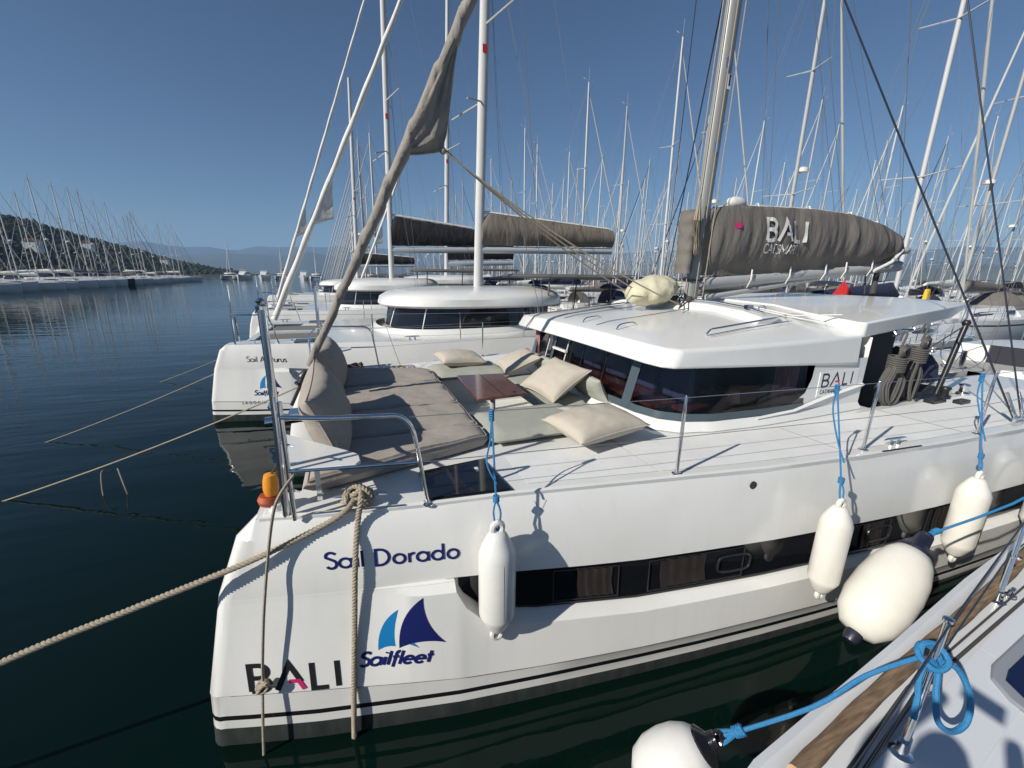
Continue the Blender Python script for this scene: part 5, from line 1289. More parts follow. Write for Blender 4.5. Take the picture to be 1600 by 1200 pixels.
    mb.loft(rings); part("sail_bag", mb, mat("tan_canvas", (0.17, 0.145, 0.115), 0.85, noise_amt=.2, nscale=3, bump=.8, bscale=4, bdist=.04, stretch=(2, 1, .5)), b_, smooth=60)
    mb = MB(); mb.tube([(x, YC, lerp(5.28, 4.98, (x - 6.15) / 4.8)) for x in (6.15, 7.4, 9, 10.8)], .05, 6); part("sail_edge", mb, M_SAILW, b_)
    mb = MB(); rr = []
    for i in range(60):
        t = i / 59; z = lerp(2.1, 15.5, t); rr.append([Vector((0 + (z - 2.1) * .475, YC, z)) + Vector((.9 * math.cos(2 * PI * j / 10), math.sin(2 * PI * j / 10), -.4 * math.cos(2 * PI * j / 10))) * (.085 * (1 - .5 * t) * (1 + .12 * math.sin(z * 5 + j))) for j in range(10)])
    mb.loft(rr); part("furled_jib", mb, M_SAILW, root, smooth=60)
    mb = MB(); rings = []
    for i in range(17):
        t = i / 16; z = lerp(4.55, 5.9, t); c = Vector((0 + (z - 2.1) * .475, YC, z)); ext = .5 * min(1, t / .12) * (1 - max(0, (t - .12) / .88)) ** 1.1 + .05
        f = lambda u, sg: c + Vector((ext * u, sg * (.07 * (1 - u) + .006 + .02 * noise.noise(Vector((z * 4, u * 4, sg)))), .12 * u * (1 - t)))
        rings.append([f(k / 8, -1) for k in range(9)] + [f(1 - k / 8, 1) for k in range(9)])
    mb.loft(rings); part("jib_clew", mb, M_SAILW, root, smooth=60)
    mb = MB()
    for s in (-1, 1):
        mb.tube([(7.0, YC + 2.9 * s, 1.8), (mx(10.2) + .5, YC + 1.5 * s, 10.3), (mx(16), YC, 16)], .009, 4); mb.tube([(7.0, YC + 2.9 * s, 1.8), (mx(9.6), YC, 9.6)], .009, 4)
        mb.tube([(8.5, YC + .1 * s, 4.9), (mx(13), YC, 13)], .005, 3); mb.tube([(6.8, YC + .1 * s, 5.0), (mx(13), YC, 13)], .005, 3)
    mb.tube([(10.2, YC, 4.3), (mx(18) + .1, YC, 18)], .006, 3)
    part("rigging", mb, M_RIG, root)
    mb = MB()
    for fl in (0, 1):
        m = (lambda p: (p[0], 2 * YC - p[1], p[2])) if fl else (lambda p: p)
        mb.tube([m(p) for p in smooth_path([(-.5, 3.3, 1.79), (-.5, 3.2, 2.4), (-.4, 2.85, 2.45), (0, 2.74, 2.45), (.25, 2.70, 2.40), (.4, 2.70, 1.79)], 3)], .016, 6)
        mb.tube([m((-.5, 2.86, 1.79)), m((-.48, 2.86, 3.1))], .02, 6)
    part("pulpit", mb, M_STEEL, root)
    for fl in (0, 1):
        m = (lambda p: (p[0], 2 * YC - p[1], p[2])) if fl else (lambda p: p)
        for x, y in ST:
            mb = MB(); mb.tube([m((x, y, 1.78)), m((x, y, 2.45))], .014, 6); part("stanchion", mb, M_STEEL, root)
        for z in (2.44, 2.1):
            mb = MB(); mb.tube([m((.3, 2.70, z))] + [m((x, y, z)) for x, y in ST], .0045, 4); part("guard_wire", mb, M_WIRE, root)
        cleat(-.04, m((0, 2.86, 0))[1], 0, 1.2, root); cleat(3.4, m((0, 2.45, 0))[1], 0, 1.3, root)
        mb = MB(); mb.box(m((1.0, 3.0, 1.795)), (.6, .5, .02)); part("hatch", mb, M_GLASS_OPQ, root)
    return root
CB = cat_b()
DX2, DY2 = -1.97, 8.05
CB.location = (4 + DX2, YC + DY2, 0)
CB["label"] = "white catamaran right behind the nearest one, tan sail bag, Sail Arcturus lettering"
# lettering of the second catamaran
ORG_CB = Vector((4 + DX2, YC + DY2, 0))
def part_at(name, mb, m, parent, org):
    for i, v in enumerate(mb.v): mb.v[i] = v - Vector(org) + world_org(parent)
    return part(name, mb, m, parent, smooth=False)
HB = lambda x0, z0, sl=0: (lambda s, t, l: hull_pt(x0 + s, z0 + sl * s + t, l))
mb = MB(); lettering(mb, "Sail Arcturus", .125, .125, HB(-.30, 1.40, -.03), sx=1.1, track=1.0); part("boat_name", mb, M_TEXTBLK, CB, smooth=False)
LF = HB(-.15, .72, -.05)
mb = MB(); poly_fill(mb, bez((.20, .06), (.20, .33), (.385, .475)) + bez((.385, .475), (.37, .25), (.53, .085))[1:] + bez((.53, .085), (.36, .14), (.20, .06))[1:-1], LF); lg = part("charter_logo", mb, M_TEXTNAVY, CB, smooth=False)
mb = MB(); poly_fill(mb, bez((.055, .05), (.06, .27), (.21, .375)) + bez((.21, .375), (.165, .22), (.175, .075))[1:] + bez((.175, .075), (.12, .09), (.055, .05))[1:-1], LF); part("small_sail_mark", mb, M_CYAN, lg, smooth=False)
mb = MB(); lettering(mb, "Sailfleet", .115, .20, HB(-.24, .63, -.05), shear=.33, sx=1.13); part("logo_word", mb, M_TEXTNAVY, lg, smooth=False)
mb = MB(); lettering(mb, "LAGOON", .07, .12, HB(-.5, .42), track=1.6); part("maker_lettering", mb, M_TEXTBLK, CB, smooth=False)

def strip_names(root):
    for ch in list(root.children):
        if ch.name.split('.')[0] in ("boat_name", "charter_logo", "maker_lettering", "hull_window"):
            for g in list(ch.children): bpy.data.objects.remove(g)
            bpy.data.objects.remove(ch)
def set_mat(o, m):
    o.data = o.data.copy(); o.data.materials[0] = m
spots = [((2.06 - 1.95 * .84 - 4, 21.3 - YC), .84, "white catamaran third in the row with a black sail bag and white furled jib"),
         ((6.6 - 1.95 * 1.0 - 4, 29.6 - YC), 1.0, "white catamaran fourth in the row, its mast just left of the tan sail bag"),
         ((.9 - 1.95 * .95 - 4, 38.0 - YC), .95, "white catamaran fifth in the row, with a black furled jib, mostly hidden")]
for k, ((dx, dy), sc, lb_) in enumerate(spots):
    c = copy_tree(CB); strip_names(c)
    c.location = (4 + dx, YC + dy, 0); c.scale = (sc, sc, sc * (1.25, 1.1, 1.0)[k]); c["label"] = lb_
    for ch in c.children:
        if k == 2 and ch.name.startswith("furled_jib"): set_mat(ch, M_DBLACK)
        if ch.name.startswith("boom"):
            if k == 0: ch.scale.z = 1.33; ch.location.z = -1.28
            if k == 1: ch.scale.z = 1.58; ch.location.z = -2.85
            for g in ch.children:
                if g.name.startswith("sail_bag"): set_mat(g, M_DBLACK)

# ================================================================== monohull sailing yachts
def mono(kind, seed):
    r_ = random.Random(seed)
    cover = {"navy": M_DNAVY, "white": M_SAILW, "grey": M_TAUPE, "black": M_DBLACK}[kind]
    L, B, F = 12.0, 3.9, 1.15
    root = thing("sailing_yacht", "x", "sailing yacht", (0, 0, 0))
    st = [(-6, .80, 0.0), (-5, .88, 0), (-3, .97, 0), (-1, 1.0, 0), (1, .97, 0), (3, .80, .02), (4.5, .52, .06), (5.5, .22, .1), (6, .03, .14)]
    def hw(x): return interp(x, [(a, b * B / 2) for a, b, c in st])
    def fz(x): return F + interp(x, [(a, c * 1.5) for a, b, c in st])
    mb = MB(); rings = []
    for a, b, c in st:
        h = b * B / 2; z = F + c * 1.5
        rings.append([(a + (.0 if a < 5 else .0), -h, z), (a, -h * .97, z * .5), (a - (.15 if a > 5 else 0), -h * .85, 0), (a - (.4 if a > 5 else 0), -h * .4, -.35), (a - (.4 if a > 5 else 0), h * .4, -.35), (a - (.15 if a > 5 else 0), h * .85, 0), (a, h * .97, z * .5), (a, h, z), (a, h - .05 * min(1, h * 4), z + .02), (a, 0, z + .05), (a, -h + .05 * min(1, h * 4), z + .02)])
    mb.loft(rings, True, True)
    part("hull", mb, M_GEL if kind != "grey" else mat("yacht_white", (.66, .66, .65), .3, noise_amt=.05), root, smooth=40)
    mb = MB(); mb.loft([[(x, -hw(x) * .99 - .004, fz(x) * .80), (x, -hw(x) * .985 - .004, fz(x) * .74)] for x in (-5.5, -3, -1, 1, 3, 4.6)], False, False)
    mb.loft([[(x, hw(x) * .99 + .004, fz(x) * .80), (x, hw(x) * .985 + .004, fz(x) * .74)] for x in (-5.5, -3, -1, 1, 3, 4.6)], False, False)
    mb.loft([[(x, s * hw(x) * .89, .12), (x, s * hw(x) * .86, .02)] for x in (-6, -3, 0, 3, 5) for s in (1,)], False, False)
    part("hull_stripe", mb, M_NAVY, root, smooth=False)
    mb = MB(); mb.loft([[(x, -w_, F), (x, -w_ * .93, F + h * .55), (x, -w_ * .8, F + h), (x, w_ * .8, F + h), (x, w_ * .93, F + h * .55), (x, w_, F)] for x, w_, h in ((-2.6, 1.25, .55), (-1, 1.3, .55), (.8, 1.15, .48), (2.4, .8, .32), (3.4, .4, .08))], True, True)
    cr = part("coachroof", mb, M_GEL, root, smooth=30)
    mb = MB()
    for s in (-1, 1): mb.add([(-2.2, s * 1.245, F + .18), (1.2, s * 1.10, F + .16), (1.6, s * .99, F + .22), (1.0, s * 1.07, F + .33), (-2.2, s * 1.205, F + .38)], [(0, 1, 2, 3, 4)])
    for i, v in enumerate(mb.v): mb.v[i] = Vector((v.x, v.y * 1.015, v.z))
    part("cabin_window", mb, M_GLASS_OPQ, cr, smooth=False)
    mb = MB(); mb.loft([[(-3.6 - .3 * math.cos(a) * 0, -1.15 * math.cos(a), F + .1 + 1.2 * math.sin(a)) for a in [PI * j / 10 for j in range(11)]], [(-2.7, -1.1 * math.cos(a), F + .1 + 1.1 * math.sin(a)) for a in [PI * j / 10 for j in range(11)]], [(-2.0, -1.0 * math.cos(a), F + .3 + .25 * math.sin(a)) for a in [PI * j / 10 for j in range(11)]]], False, False)
    part("sprayhood", mb, M_DNAVY if kind != "grey" else M_TAUPE, root, smooth=60)
    if kind in ("navy", "black"):
        mb = MB(); mb.loft([[(x, y, F + 1.95 - .12 * abs(y) ** 2 * .5) for y in (-1.3, -.7, 0, .7, 1.3)] for x in (-5.6, -4.8, -4.0)], False, False)
        for s in (-1, 1):
            mb.tube([(-5.4, s * 1.3, F), (-5.4, s * 1.3, F + 1.8)], .015, 5); mb.tube([(-4.2, s * 1.3, F), (-4.2, s * 1.3, F + 1.8)], .015, 5)
        part("bimini", mb, cover, root, smooth=60)
    mb = MB(); mb.tube([(-5.0 + .0 * a, .0 + .42 * math.cos(a), F + .55 + .42 * math.sin(a)) for a in [2 * PI * j / 20 for j in range(20)]], .018, 6, closed=True)
    for k in range(5): a = 2 * PI * k / 5; mb.tube([(-5, 0, F + .55), (-5, .42 * math.cos(a), F + .55 + .42 * math.sin(a))], .009, 5)
    mb.tube([(-4.9, 0, F), (-4.9, 0, F + .6)], .06, 6)
    part("steering_wheel", mb, M_STEEL, root)
    for s in (-1, 1):
        mb = MB(); mb.loft([[(x, s * .82, F + .04), (x, s * .84, F + .30), (x, s * 1.15, F + .34), (x, s * 1.38, F + .04)] for x in (-5.3, -4, -2.6)], True, True); part("cockpit_coaming", mb, M_GEL, root, smooth=30)
        mb = MB(); mb.lathe([(.08, 0), (.055, .04), (.05, .12), (.075, .16), (.03, .18)], (-3.9, s * 1.05, F + .32), n=12); mb.lathe([(.07, 0), (.05, .04), (.045, .1), (.065, .14), (.03, .16)], (-2.9, s * 1.0, F + .34), n=12); part("winch", mb, M_STEEL, root)
    mb = MB(); mb.box((-4.0, 0, F + .07), (2.7, 1.55, .02)); part("cockpit_floor", mb, mat("grey_sole", (.38, .37, .35), .7), root, smooth=False)
    mb = MB(); mb.box((-2.62, 0, F + .32), (.05, .75, .5)); part("companionway", mb, M_DARKIN, root, smooth=False)
    mb = MB(); mb.box((-6.02, 0, .48), (.10, 2.3, .10)); mb.box((-6.02, 0, F - .08), (.06, 2.5, .06)); part("stern_step", mb, M_TEAK, root, smooth=False)
    H_ = 17.0; zt = F + .5
    mb = MB(); mb.tube([(.6 - .012 * (z - 1.5), 0, z) for z in (zt, 6, 10, 14, H_)], [.088, .088, .088, .08, .06], 10, sy=.78)
    m_ = part("mast", mb, M_WMAST if kind in ("white", "navy") else M_ALU, root)
    mb = MB()
    for zz, ww in ((6.6, 1.15), (11.2, .9)):
        for s in (-1, 1): mb.tube([(.55 - .012 * zz, 0, zz), (.3 - .012 * zz, ww * s, zz + .08)], [.03, .018], 5)
    mb.tube([(.4, 0, H_), (.4, 0, H_ + .9)], .007, 4); mb.tube([(.1, 0, H_ + .15), (.75, 0, H_ + .15)], .010, 4); mb.tube([(.1, .0, H_ + .15), (.0, .1, H_ + .28)], .02, 4)
    part("spreader", mb, M_ALU, m_)
    if kind in ("white", "grey"):
        mb = MB(); mb.lathe([(.001, -.12), (.25, -.1), (.25, .05), (.1, .12), (.001, .13)], (.85, 0, 7.6), n=12); mb.box((.6, 0, 7.48), (.3, .05, .05)); part("radar_dome", mb, M_GEL, m_)
    mb = MB(); mb.tube([(.45, 0, F + 1.25), (-4.0, 0, F + 1.35)], .075, 8); b_ = part("boom", mb, M_ALU, root)
    mb = MB(); rings = []
    for i in range(17):
        t = i / 16; x = lerp(.55, -4.1, t); hh = lerp(.62, .28, t) * (1 if .03 < t < .97 else .5)
        rings.append([(x, (.05 + .15 * math.sin(PI * k / 7) * (1 - .4 * t)) * s_, F + 1.28 + .02 * t + hh * (k / 7) + .03 * noise.noise(Vector((x * 2, k, seed)))) for s_, k in [(-1, k) for k in range(8)] + [(1, 7 - k) for k in range(8)]])
    mb.loft(rings); part("sail_cover", mb, cover, b_, smooth=60)
    mb = MB(); a, b = Vector((5.7, 0, F + .4)), Vector((.45, 0, H_ - .6)); N2 = 16
    mb.tube([a.lerp(b, i / N2) for i in range(N2 + 1)], [.022 + .03 * math.sin(PI * min(1, i / N2 * .9 + .1)) for i in range(N2 + 1)], 8)
    part("furled_jib", mb, mat("greyed_sailcloth", (.42, .42, .40), .85) if kind != "black" else M_DNAVY, root)
    mb = MB()
    for s in (-1, 1):
        mb.tube([(.1, 1.75 * s, F), (.22, 1.15 * s, 6.68), (.15, .9 * s, 11.28), (.42, 0, H_ - .3)], .008, 3)
        mb.tube([(.1, 1.6 * s, F), (.52, 0, 6.5)], .007, 3); mb.tube([(.22, 1.15 * s, 6.68), (.48, 0, 11.1)], .006, 3)
        mb.tube([(-5.8, .7 * s, F), (-3.2, 0, 6.0)], .007, 3)
    mb.tube([(-3.2, 0, 6.0), (.4, 0, H_)], .007, 3); mb.tube([(-4.0, 0, F + 1.35), (.4, 0, H_ - .1)], .005, 3)
    part("rigging", mb, M_RIG, root)
    mb = MB()
    for x in (-5.6, -3.5, -1.4, .7, 2.8, 4.4):
        for s in (-1, 1): mb.tube([(x, s * (hw(x) - .06), fz(x)), (x, s * (hw(x) - .06), fz(x) + .62)], .013, 4)
    for s in (-1, 1):
        for zz in (.6, .32): mb.tube([(x, s * (hw(x) - .06), fz(x) + zz) for x in (-5.8, -3.5, -1.4, .7, 2.8, 4.4, 5.3)], .006, 3)
    mb.tube([(5.3, -.2, F + .85), (5.95, 0, F + .9), (5.3, .2, F + .85)], .016, 5); mb.tube([(5.8, 0, F + .2), (5.95, 0, F + .9)], .016, 5)
    part("guard_rails", mb, M_STEEL, root)
    return root
protos = {k: mono(k, i + 1) for i, k in enumerate(("navy", "white", "grey", "black"))}
used = {k: False for k in protos}
def place(kind, x, y, rz, sc, label, group):
    if not used[kind]: o = protos[kind]; used[kind] = True
    else:
        o = copy_tree(protos[kind])
    o.location = (x, y, 0); o.rotation_euler = (0, 0, rz); o.scale = (sc, sc, sc)
    o["label"] = label; o["category"] = "sailing yacht"; o["group"] = group
    return o
KD = {"navy": "navy sail cover", "white": "white sail cover and radar", "grey": "taupe sail cover and radar", "black": "black sail cover"}
r2 = random.Random(11)
def pick(w_=(3, 4, 3, 2)): return r2.choices(("navy", "white", "grey", "black"), w_)[0]
# the row of our quay, beyond the catamarans (bows towards the channel, -x)
y = 45.5
while y < 150:
    k = pick(); place(k, 3.4 + r2.uniform(-1.2, 1.2), y, PI + r2.uniform(-.02, .02), r2.uniform(.86, 1.05), "white yacht with %s in the row beyond the catamarans" % KD[k], "yachts moored beyond the catamarans"); y += 4.4 + r2.uniform(-.2, .4)
# across the pontoon, sterns towards us
spec = [("white", 5.3, 13.1, .98, "white yacht with big steering wheel and script name on its stern, behind the rope coils"), ("navy", 10.2, 13.4, 1.08, None), ("grey", 15.0, 13.0, 1.10, None), ("white", 19.6, 13.2, 1.0, None)]
for k, yy, xs_, sc, lb_ in spec:
    o = place(k, xs_ + 6 * sc, yy, 0, sc, lb_ or "white yacht with %s across the pontoon, near the hardtop" % KD[k], "yachts moored across the pontoon")
    if lb_:
        F_ = 1.15 * sc
        org = Vector(o.location)
        mb = MB(); lettering(mb, "Granny Star", .17, .14, lambda s, t, l: Vector((-6.012 - l, .75 - s, .84 + t)), shear=.25); part("stern_name", mb, M_TEXTBLK, o, smooth=False)
        for ch in list(o.children):
            if ch.name.startswith(('sprayhood', 'boom')):
                for g in list(ch.children): bpy.data.objects.remove(g)
                bpy.data.objects.remove(ch)
y = 24.2
while y < 150:
    k = pick(); place(k, 19.4 + r2.uniform(-.8, .8), y, r2.uniform(-.02, .02), r2.uniform(.85, 1.12), "white yacht with %s farther along across the pontoon" % KD[k], "yachts moored across the pontoon"); y += 4.4 + r2.uniform(-.2, .5)
# next pontoons
for ri, (xr, rz, y0, y1, nm) in enumerate(((34, PI, 13.5, 110, "inner pontoon, bow first"), (47, PI, 16.5, 120, "second pontoon, bow first"), (62, 0, 21, 130, "second pontoon, stern first"), (77, PI, 26, 150, "middle pontoon"), (92, PI, 30, 170, "third pontoon"), (106, 0, 34, 160, "far side of the third pontoon"), (140, PI, 48, 190, "fourth pontoon"))):
    y = y0
    while y < y1:
        k = pick(); place(k, xr + r2.uniform(-.8, .8), y, rz + r2.uniform(-.02, .02), r2.uniform(.82, 1.15), "white yacht with %s at the %s" % (KD[k], nm), "yachts at the " + nm.split(",")[0]); y += 4.7 + r2.uniform(-.3, .8) + (1.2 if ri > 3 else 0)
# the row across the channel, bows towards us
y = 66
while y < 178:
    k = pick((2, 4, 3, 1)); place(k, -49.5 + r2.uniform(-.8, .8) - (y > 140) * 2, y, r2.uniform(-.03, .03), r2.uniform(.86, 1.14), "white yacht with %s across the channel under the hill" % KD[k], "yachts moored across the channel"); y += 4.8 + r2.uniform(-.3, .9)
y = 70
while y < 178:
    k = pick((2, 4, 3, 1)); place(k, -65.5 + r2.uniform(-.8, .8), y, PI + r2.uniform(-.03, .03), r2.uniform(.8, 1.12), "white yacht with %s behind the front row across the channel" % KD[k], "yachts in the back row across the channel"); y += 4.9 + r2.uniform(-.3, .9)
dark = min((o_ for o_ in COL.objects if o_.get("group") == "yachts moored across the channel"), key=lambda o_: abs(o_.location.y - 117))
dark["label"] = "dark maroon hulled yacht, the only dark one in the row across the channel"
for ch in dark.children:
    if ch.name.startswith("hull") and not ch.name.startswith("hull_stripe"): set_mat(ch, M_MAROON)
mb = MB(); mb.box((-57.6, 121, .35), (1.6, 130, .5)); solo("pontoon", mb, M_CONC, "low grey pontoon behind the yachts across the channel", "pontoon", smooth=False)
mb = MB(); mb.box((11.9, 75, .38), (1.8, 165, .56)); solo("pontoon", mb, M_CONC, "grey pontoon walkway behind the sterns of the catamaran row", "pontoon", smooth=False)
for xx, nm in ((54.5, "second"), (99, "third"), (147.5, "fourth")):
    mb = MB(); mb.box((xx, 95, .38), (1.8, 170, .56)); solo("pontoon", mb, M_CONC, "grey pontoon walkway of the %s jetty crowded with yachts" % nm, "pontoon", smooth=False)
mb = MB(); mb.box((11.9, 4.05, .93), (.42, .5, .56), tap=1.12); mb.box((11.9, 4.05, 1.22), (.5, .58, .05)); solo("storage_crate", mb, M_RED, "red plastic crate standing on the pontoon behind the deck", "crate", smooth=False, bevel=.02)
# yellow cover on a boom and a small flag
mb = MB(); mb.box((34.0, 15.2, 2.3), (.5, .3, 1.1), tap=.7); solo("folded_cover", mb, M_YELLOW, "bright yellow upright folded cover among the yachts at right", "cover", bevel=.08)
mb = MB(); mb.add([(12.6, 7.75, 2.9), (12.6, 7.45, 3.35), (12.6, 7.1, 2.9), (12.66, 7.45, 2.9)], [(0, 1, 3), (1, 2, 3), (0, 3, 2), (0, 2, 1)]); mb.tube([(12.6, 7.43, 1.4), (12.6, 7.43, 3.4)], .012, 5); solo("flag", mb, M_RED, "small red flag just above the near catamaran's hardtop", "flag", smooth=False)

# boats at the far end of the channel
def motor_boat():
    root = thing("motor_boat", "x", "motor boat", (0, 0, 0), "boats at the far end of the channel")
    mb = MB(); st = [(-5.5, 1.7, 1.2), (0, 1.9, 1.35), (3, 1.5, 1.55), (4.8, .7, 1.75), (5.6, .05, 1.85)]
    mb.loft([[(x, -w_, z), (x, -w_ * .8, 0), (x, 0, -.3), (x, w_ * .8, 0), (x, w_, z), (x, 0, z + .06)] for x, w_, z in st]); part("hull", mb, M_GREYHULL, root, smooth=40)
    mb = MB(); mb.loft([[(x, -w_, 1.3), (x, -w_ * .9, 1.3 + h), (x, w_ * .9, 1.3 + h), (x, w_, 1.3)] for x, w_, h in ((-3.5, 1.4, 1.7), (-.5, 1.45, 1.8), (1.2, 1.2, 1.2), (2.6, .9, .3))]); part("cabin", mb, M_GEL, root, smooth=30, bevel=.05)
    mb = MB(); mb.loft([[(x, -w_, 2.1), (x, -w_ * .97, 2.65), (x, w_ * .97, 2.65), (x, w_, 2.1)] for x, w_ in ((-3.3, 1.40), (-.6, 1.43), (.6, 1.3))]); part("cabin_window", mb, M_GLASS_OPQ, root, smooth=False)
    mb = MB(); mb.box((-1.8, 0, 3.5), (2.6, 2.5, .12)); part("hardtop", mb, M_GEL, root, bevel=.04)
    mb = MB()
    for s in (-1, 1):
        for x_ in (-2.8, -.8): mb.tube([(x_, s * 1.1, 3.0), (x_, s * 1.1, 3.5)], .03, 5)
    part("hardtop_post", mb, M_STEEL, root)
    return root
mo = motor_boat()
for k, (x, y, rz, lb_) in enumerate(((-33.5, 214, -1.6, "white motor boat at the far end of the channel, left of the tall lone mast"), (-18, 216, -1.5, "white motor boat with flybridge at the far end of the channel, nearest the catamaran bows"), (-41, 212, -1.7, "white motor boat at the far end, next to the row under the hill"))):
    o = mo if k == 0 else copy_tree(mo); o.location = (x, y, 0); o.rotation_euler = (0, 0, rz); o["label"] = lb_
    o.scale = (1.1, 1.1, 1.1)
for k, (x, y, rz) in enumerate(((-26.5, 214, -1.55), (-12.5, 212, -1.6), (-46, 212, -1.6))):
    c = copy_tree(CB); strip_names(c); c.location = (x, y, 0); c.rotation_euler = (0, 0, PI - 1.6 + 3.14 + .1 if False else 1.57); c["group"] = "boats at the far end of the channel"; c.scale = (.95, .95, .9)
    c["label"] = ("white catamaran with a tall lone mast at the far end of the channel", "white catamaran far off, peeping past the catamaran bows", "white catamaran far off at the end of the yacht row under the hill")[k]

# ================================================================== setting
mb = MB(); S = 6500
mb.add([(-S, -S, 0), (S, -S, 0), (S, S, 0), (-S, S, 0)], [(0, 1, 2, 3)])
o = solo("water", mb, M_WATER, None, None, kind="structure", smooth=False, org=(0, 0, 0))
def terrain(name, xs, ys, fn, m):
    mb = MB(); nx, ny = len(xs), len(ys)
    mb.add([(x, y, fn(x, y)) for x in xs for y in ys], [(i * ny + j, (i + 1) * ny + j, (i + 1) * ny + j + 1, i * ny + j + 1) for i in range(nx - 1) for j in range(ny - 1)])
    return solo(name, mb, m, None, None, kind="structure", smooth=80, org=(0, 0, 0))
M_HILL = mat("hill_scrub", (0.028, 0.036, 0.018), 0.95, noise_amt=.6, nscale=.12, bump=.8, bscale=.6, bdist=.6)
M_MTN = mat("mountain_rock", (0.09, 0.10, 0.08), 0.95, noise_amt=.3, nscale=.002)
def near_hill(x, y):
    # ridge running beside the channel and dropping to the water at its far end
    ridge = interp(y, [(60, 31), (130, 31), (200, 30), (300, 27), (380, 23), (470, 14), (540, 6), (600, -3)])
    t = max(0, min(1, (-82 - x) / 95)); k = t * t * (3 - 2 * t)
    back = max(0, min(1, (-x - 300) / 200)); 
    return -1.5 + (ridge + 1.5) * k * (1 - .6 * back) + 3.5 * noise.noise(Vector((x * .02, y * .02, 0))) * k + 1.5 * noise.noise(Vector((x * .07, y * .07, 3))) * k + (1.8 if x < -64 else 0) * (1 if y < 560 else 0)
terrain("hill", [-500 + i * 9 for i in range(50)], [20 + j * 9 for j in range(68)], near_hill, M_HILL)
# trees and bushes massed over the hill
mb = MB(); rt_ = random.Random(5)
for k in range(8000):
    x = rt_.uniform(-215, -72); y = rt_.uniform(60, 580); z = near_hill(x, y)
    if z < .8: continue
    s = rt_.uniform(.5, 1.6) * (1 if x < -90 else .7); hgt = rt_.uniform(.8, 1.5)
    if rt_.random() < .08: hgt = 2.6; s *= .8
    n = 6; b_ = len(mb.v)
    for lv, (rr_, hh) in enumerate(((.75, -.2), (1.0, .35), (.62, .8))):
        for j in range(n):
            a = 2 * PI * j / n + lv * .5; q = rr_ * s * rt_.uniform(.65, 1.25)
            mb.v.append(Vector((x + q * math.cos(a), y + q * math.sin(a), z + s * hgt * (hh + rt_.uniform(-.12, .12)))))
    mb.v.append(Vector((x, y, z + s * hgt * 1.1)))
    for lv in range(2):
        for j in range(n): mb.f.append((b_ + lv * n + j, b_ + lv * n + (j + 1) % n, b_ + (lv + 1) * n + (j + 1) % n, b_ + (lv + 1) * n + j)); mb.m.append(0)
    for j in range(n): mb.f.append((b_ + 2 * n + j, b_ + 2 * n + (j + 1) % n, b_ + 3 * n)); mb.m.append(0)
solo("woodland", mb, mat("scrub_leaves", (0.030, 0.042, 0.018), .9, noise_amt=.7, nscale=.25), "dark green trees and scrub covering the hill across the channel", "woodland", kind="stuff", smooth=False, org=(-140, 300, 0))
for k in range(3):
    x, y = ((-118, 236), (-128, 300), (-112, 352))[k]; z = near_hill(x, y)
    t = thing("house", ("small white house among the trees on the left hill, nearest", "small white house half way along the wooded hill", "small white house low down at the far end of the wooded hill")[k], "house", (x, y, z - .5), "small houses on the wooded hill")
    part("wall", MB().box((x, y, z + 1.8), (4, 5, 4.6)), M_GEL, t, smooth=False)
    part("roof", MB().loft([[(x - 2.3, y - 2.8, z + 4.1), (x + 2.3, y - 2.8, z + 4.1), (x, y - 2.8, z + 5.0)], [(x - 2.3, y + 2.8, z + 4.1), (x + 2.3, y + 2.8, z + 4.1), (x, y + 2.8, z + 5.0)]]), mat("roof_tile", (.25, .09, .05), .9), t, smooth=False)
def mtn(name, dist, amp, base, seed, a0=-60, a1=85, depth=1800):
    mb = MB(); rows = 8; cols = 160
    vs = []
    for i in range(cols + 1):
        a = math.radians(lerp(a0, a1, i / cols))
        pr = base + amp * (.55 * noise.noise(Vector((i * .045, seed, 0))) + .3 * noise.noise(Vector((i * .12, seed, 5))) + .12 * noise.noise(Vector((i * .35, seed, 9))))
        for j in range(rows + 1):
            t = j / rows; d = dist + depth * t
            vs.append((d * math.sin(a), d * math.cos(a), max(-5, pr * math.sin(PI * min(1, t * 1.0)) ** .8 * (1 + .10 * noise.noise(Vector((i * .3, j * .8, seed)))) - 5)))
    mb.add(vs, [(i * (rows + 1) + j, (i + 1) * (rows + 1) + j, (i + 1) * (rows + 1) + j + 1, i * (rows + 1) + j + 1) for i in range(cols) for j in range(rows)])
    solo(name, mb, M_MTN, None, None, kind="structure", smooth=80, org=(0, 0, 0))
mtn("mountains", 4200, 190, 225, 3.3, depth=1100)
mtn("mountains", 2700, 100, 90, 8.1, depth=700)
mtn("hills", 1700, 45, 48, 12.5, a0=12, a1=85, depth=400)

mb = MB(); mb.box((0, 0, 144), (13600, 13600, 312))
hz = solo("haze", mb, mat("haze_air", (1, 1, 1)), None, None, kind="stuff", smooth=False, org=(0, 0, 0))
hn = hz.data.materials[0].node_tree; hn.nodes.clear()
ho = hn.nodes.new("ShaderNodeOutputMaterial"); hv = hn.nodes.new("ShaderNodeVolumePrincipled")
hv.inputs["Color"].default_value = (0.36, 0.62, 1.0, 1); hv.inputs["Density"].default_value = 0.00022; hv.inputs["Anisotropy"].default_value = 0.0
hn.links.new(hv.outputs[0], ho.inputs["Volume"])

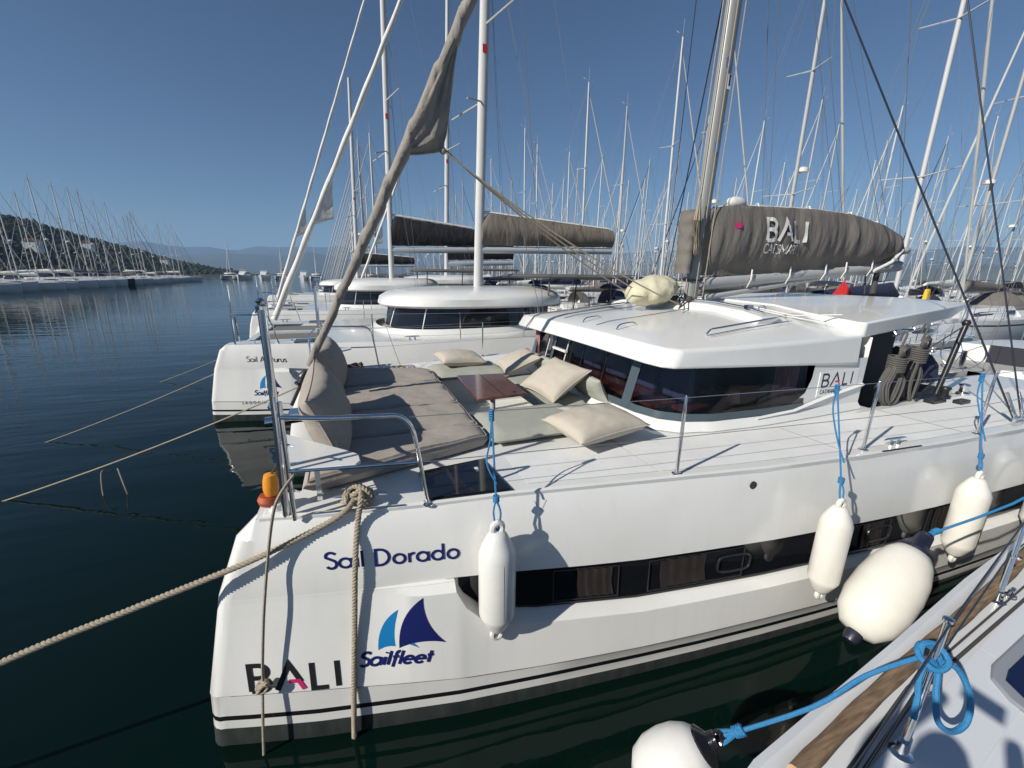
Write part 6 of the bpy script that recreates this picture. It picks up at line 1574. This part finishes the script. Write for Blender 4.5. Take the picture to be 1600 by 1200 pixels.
# ================================================================== the photographer, standing on the yacht behind the camera
t = thing("person", "person in dark clothes standing on the yacht deck holding up a phone", "person", (-.42, -.20, 1.285))
def skin_mesh(name, verts, edges, radii, m, parent):
    me = bpy.data.meshes.new(name); org = world_org(parent)
    me.from_pydata([tuple(Vector(v) - org) for v in verts], edges, []); me.materials.append(m)
    o = bpy.data.objects.new(name, me); COL.objects.link(o); o.parent = parent; ORG[o.name] = org
    sk = o.modifiers.new("skin", 'SKIN')
    if not me.skin_vertices: 
        bpy.context.view_layer.objects.active = o
    for i, r in enumerate(radii): me.skin_vertices[0].data[i].radius = (r, r * .85)
    me.skin_vertices[0].data[0].use_root = True
    ss = o.modifiers.new("sub", 'SUBSURF'); ss.levels = 1; ss.render_levels = 2
    return o
bx, by, bz = -.42, -.20, 1.285
pv = [(0, 0, .92), (0, 0, 1.12), (0, 0, 1.36), (0, 0, 1.50), (.02, 0, 1.60), (.03, 0, 1.70), (.02, .19, 1.42), (.16, .24, 1.55), (.30, .12, 1.85), (.02, -.19, 1.42), (.16, -.24, 1.55), (.30, -.12, 1.85), (0, .10, .88), (.02, .12, .48), (0, .13, .06), (.14, .14, .03), (0, -.10, .88), (.02, -.12, .48), (0, -.13, .06), (.14, -.14, .03)]
pe = [(0, 1), (1, 2), (2, 3), (3, 4), (4, 5), (2, 6), (6, 7), (7, 8), (2, 9), (9, 10), (10, 11), (0, 12), (12, 13), (13, 14), (14, 15), (0, 16), (16, 17), (17, 18), (18, 19)]
pr = [.16, .14, .17, .06, .09, .10, .07, .05, .035, .07, .05, .035, .10, .07, .05, .04, .10, .07, .05, .04]
try:
    me_t = bpy.data.meshes.new("body"); org = world_org(t)
    me_t.from_pydata([tuple(Vector((bx, by, bz)) + Vector(v) - org) for v in pv], pe, []); me_t.materials.append(M_CLOTH)
    o = bpy.data.objects.new("body", me_t); COL.objects.link(o); o.parent = t
    o.modifiers.new("skin", 'SKIN')
    bm = bmesh.new(); bm.from_mesh(me_t); sl_ = bm.verts.layers.skin.verify(); bm.verts.ensure_lookup_table()
    for i, r in enumerate(pr): bm.verts[i][sl_].radius = (r, r * .9)
    bm.verts[0][sl_].use_root = True
    bm.to_mesh(me_t); bm.free()
    ss = o.modifiers.new("sub", 'SUBSURF'); ss.levels = 1; ss.render_levels = 2
except Exception as e:
    print("person", e)
mb = MB(); mb.ball((bx + .04, by, bz + 1.70), .115, 16, (1, .85, 1.2)); part("head", mb, M_SKIN, t)
mb = MB(); mb.box((bx + .33, by, bz + 1.90), (.012, .16, .08)); part("phone", mb, M_BLACK, t)
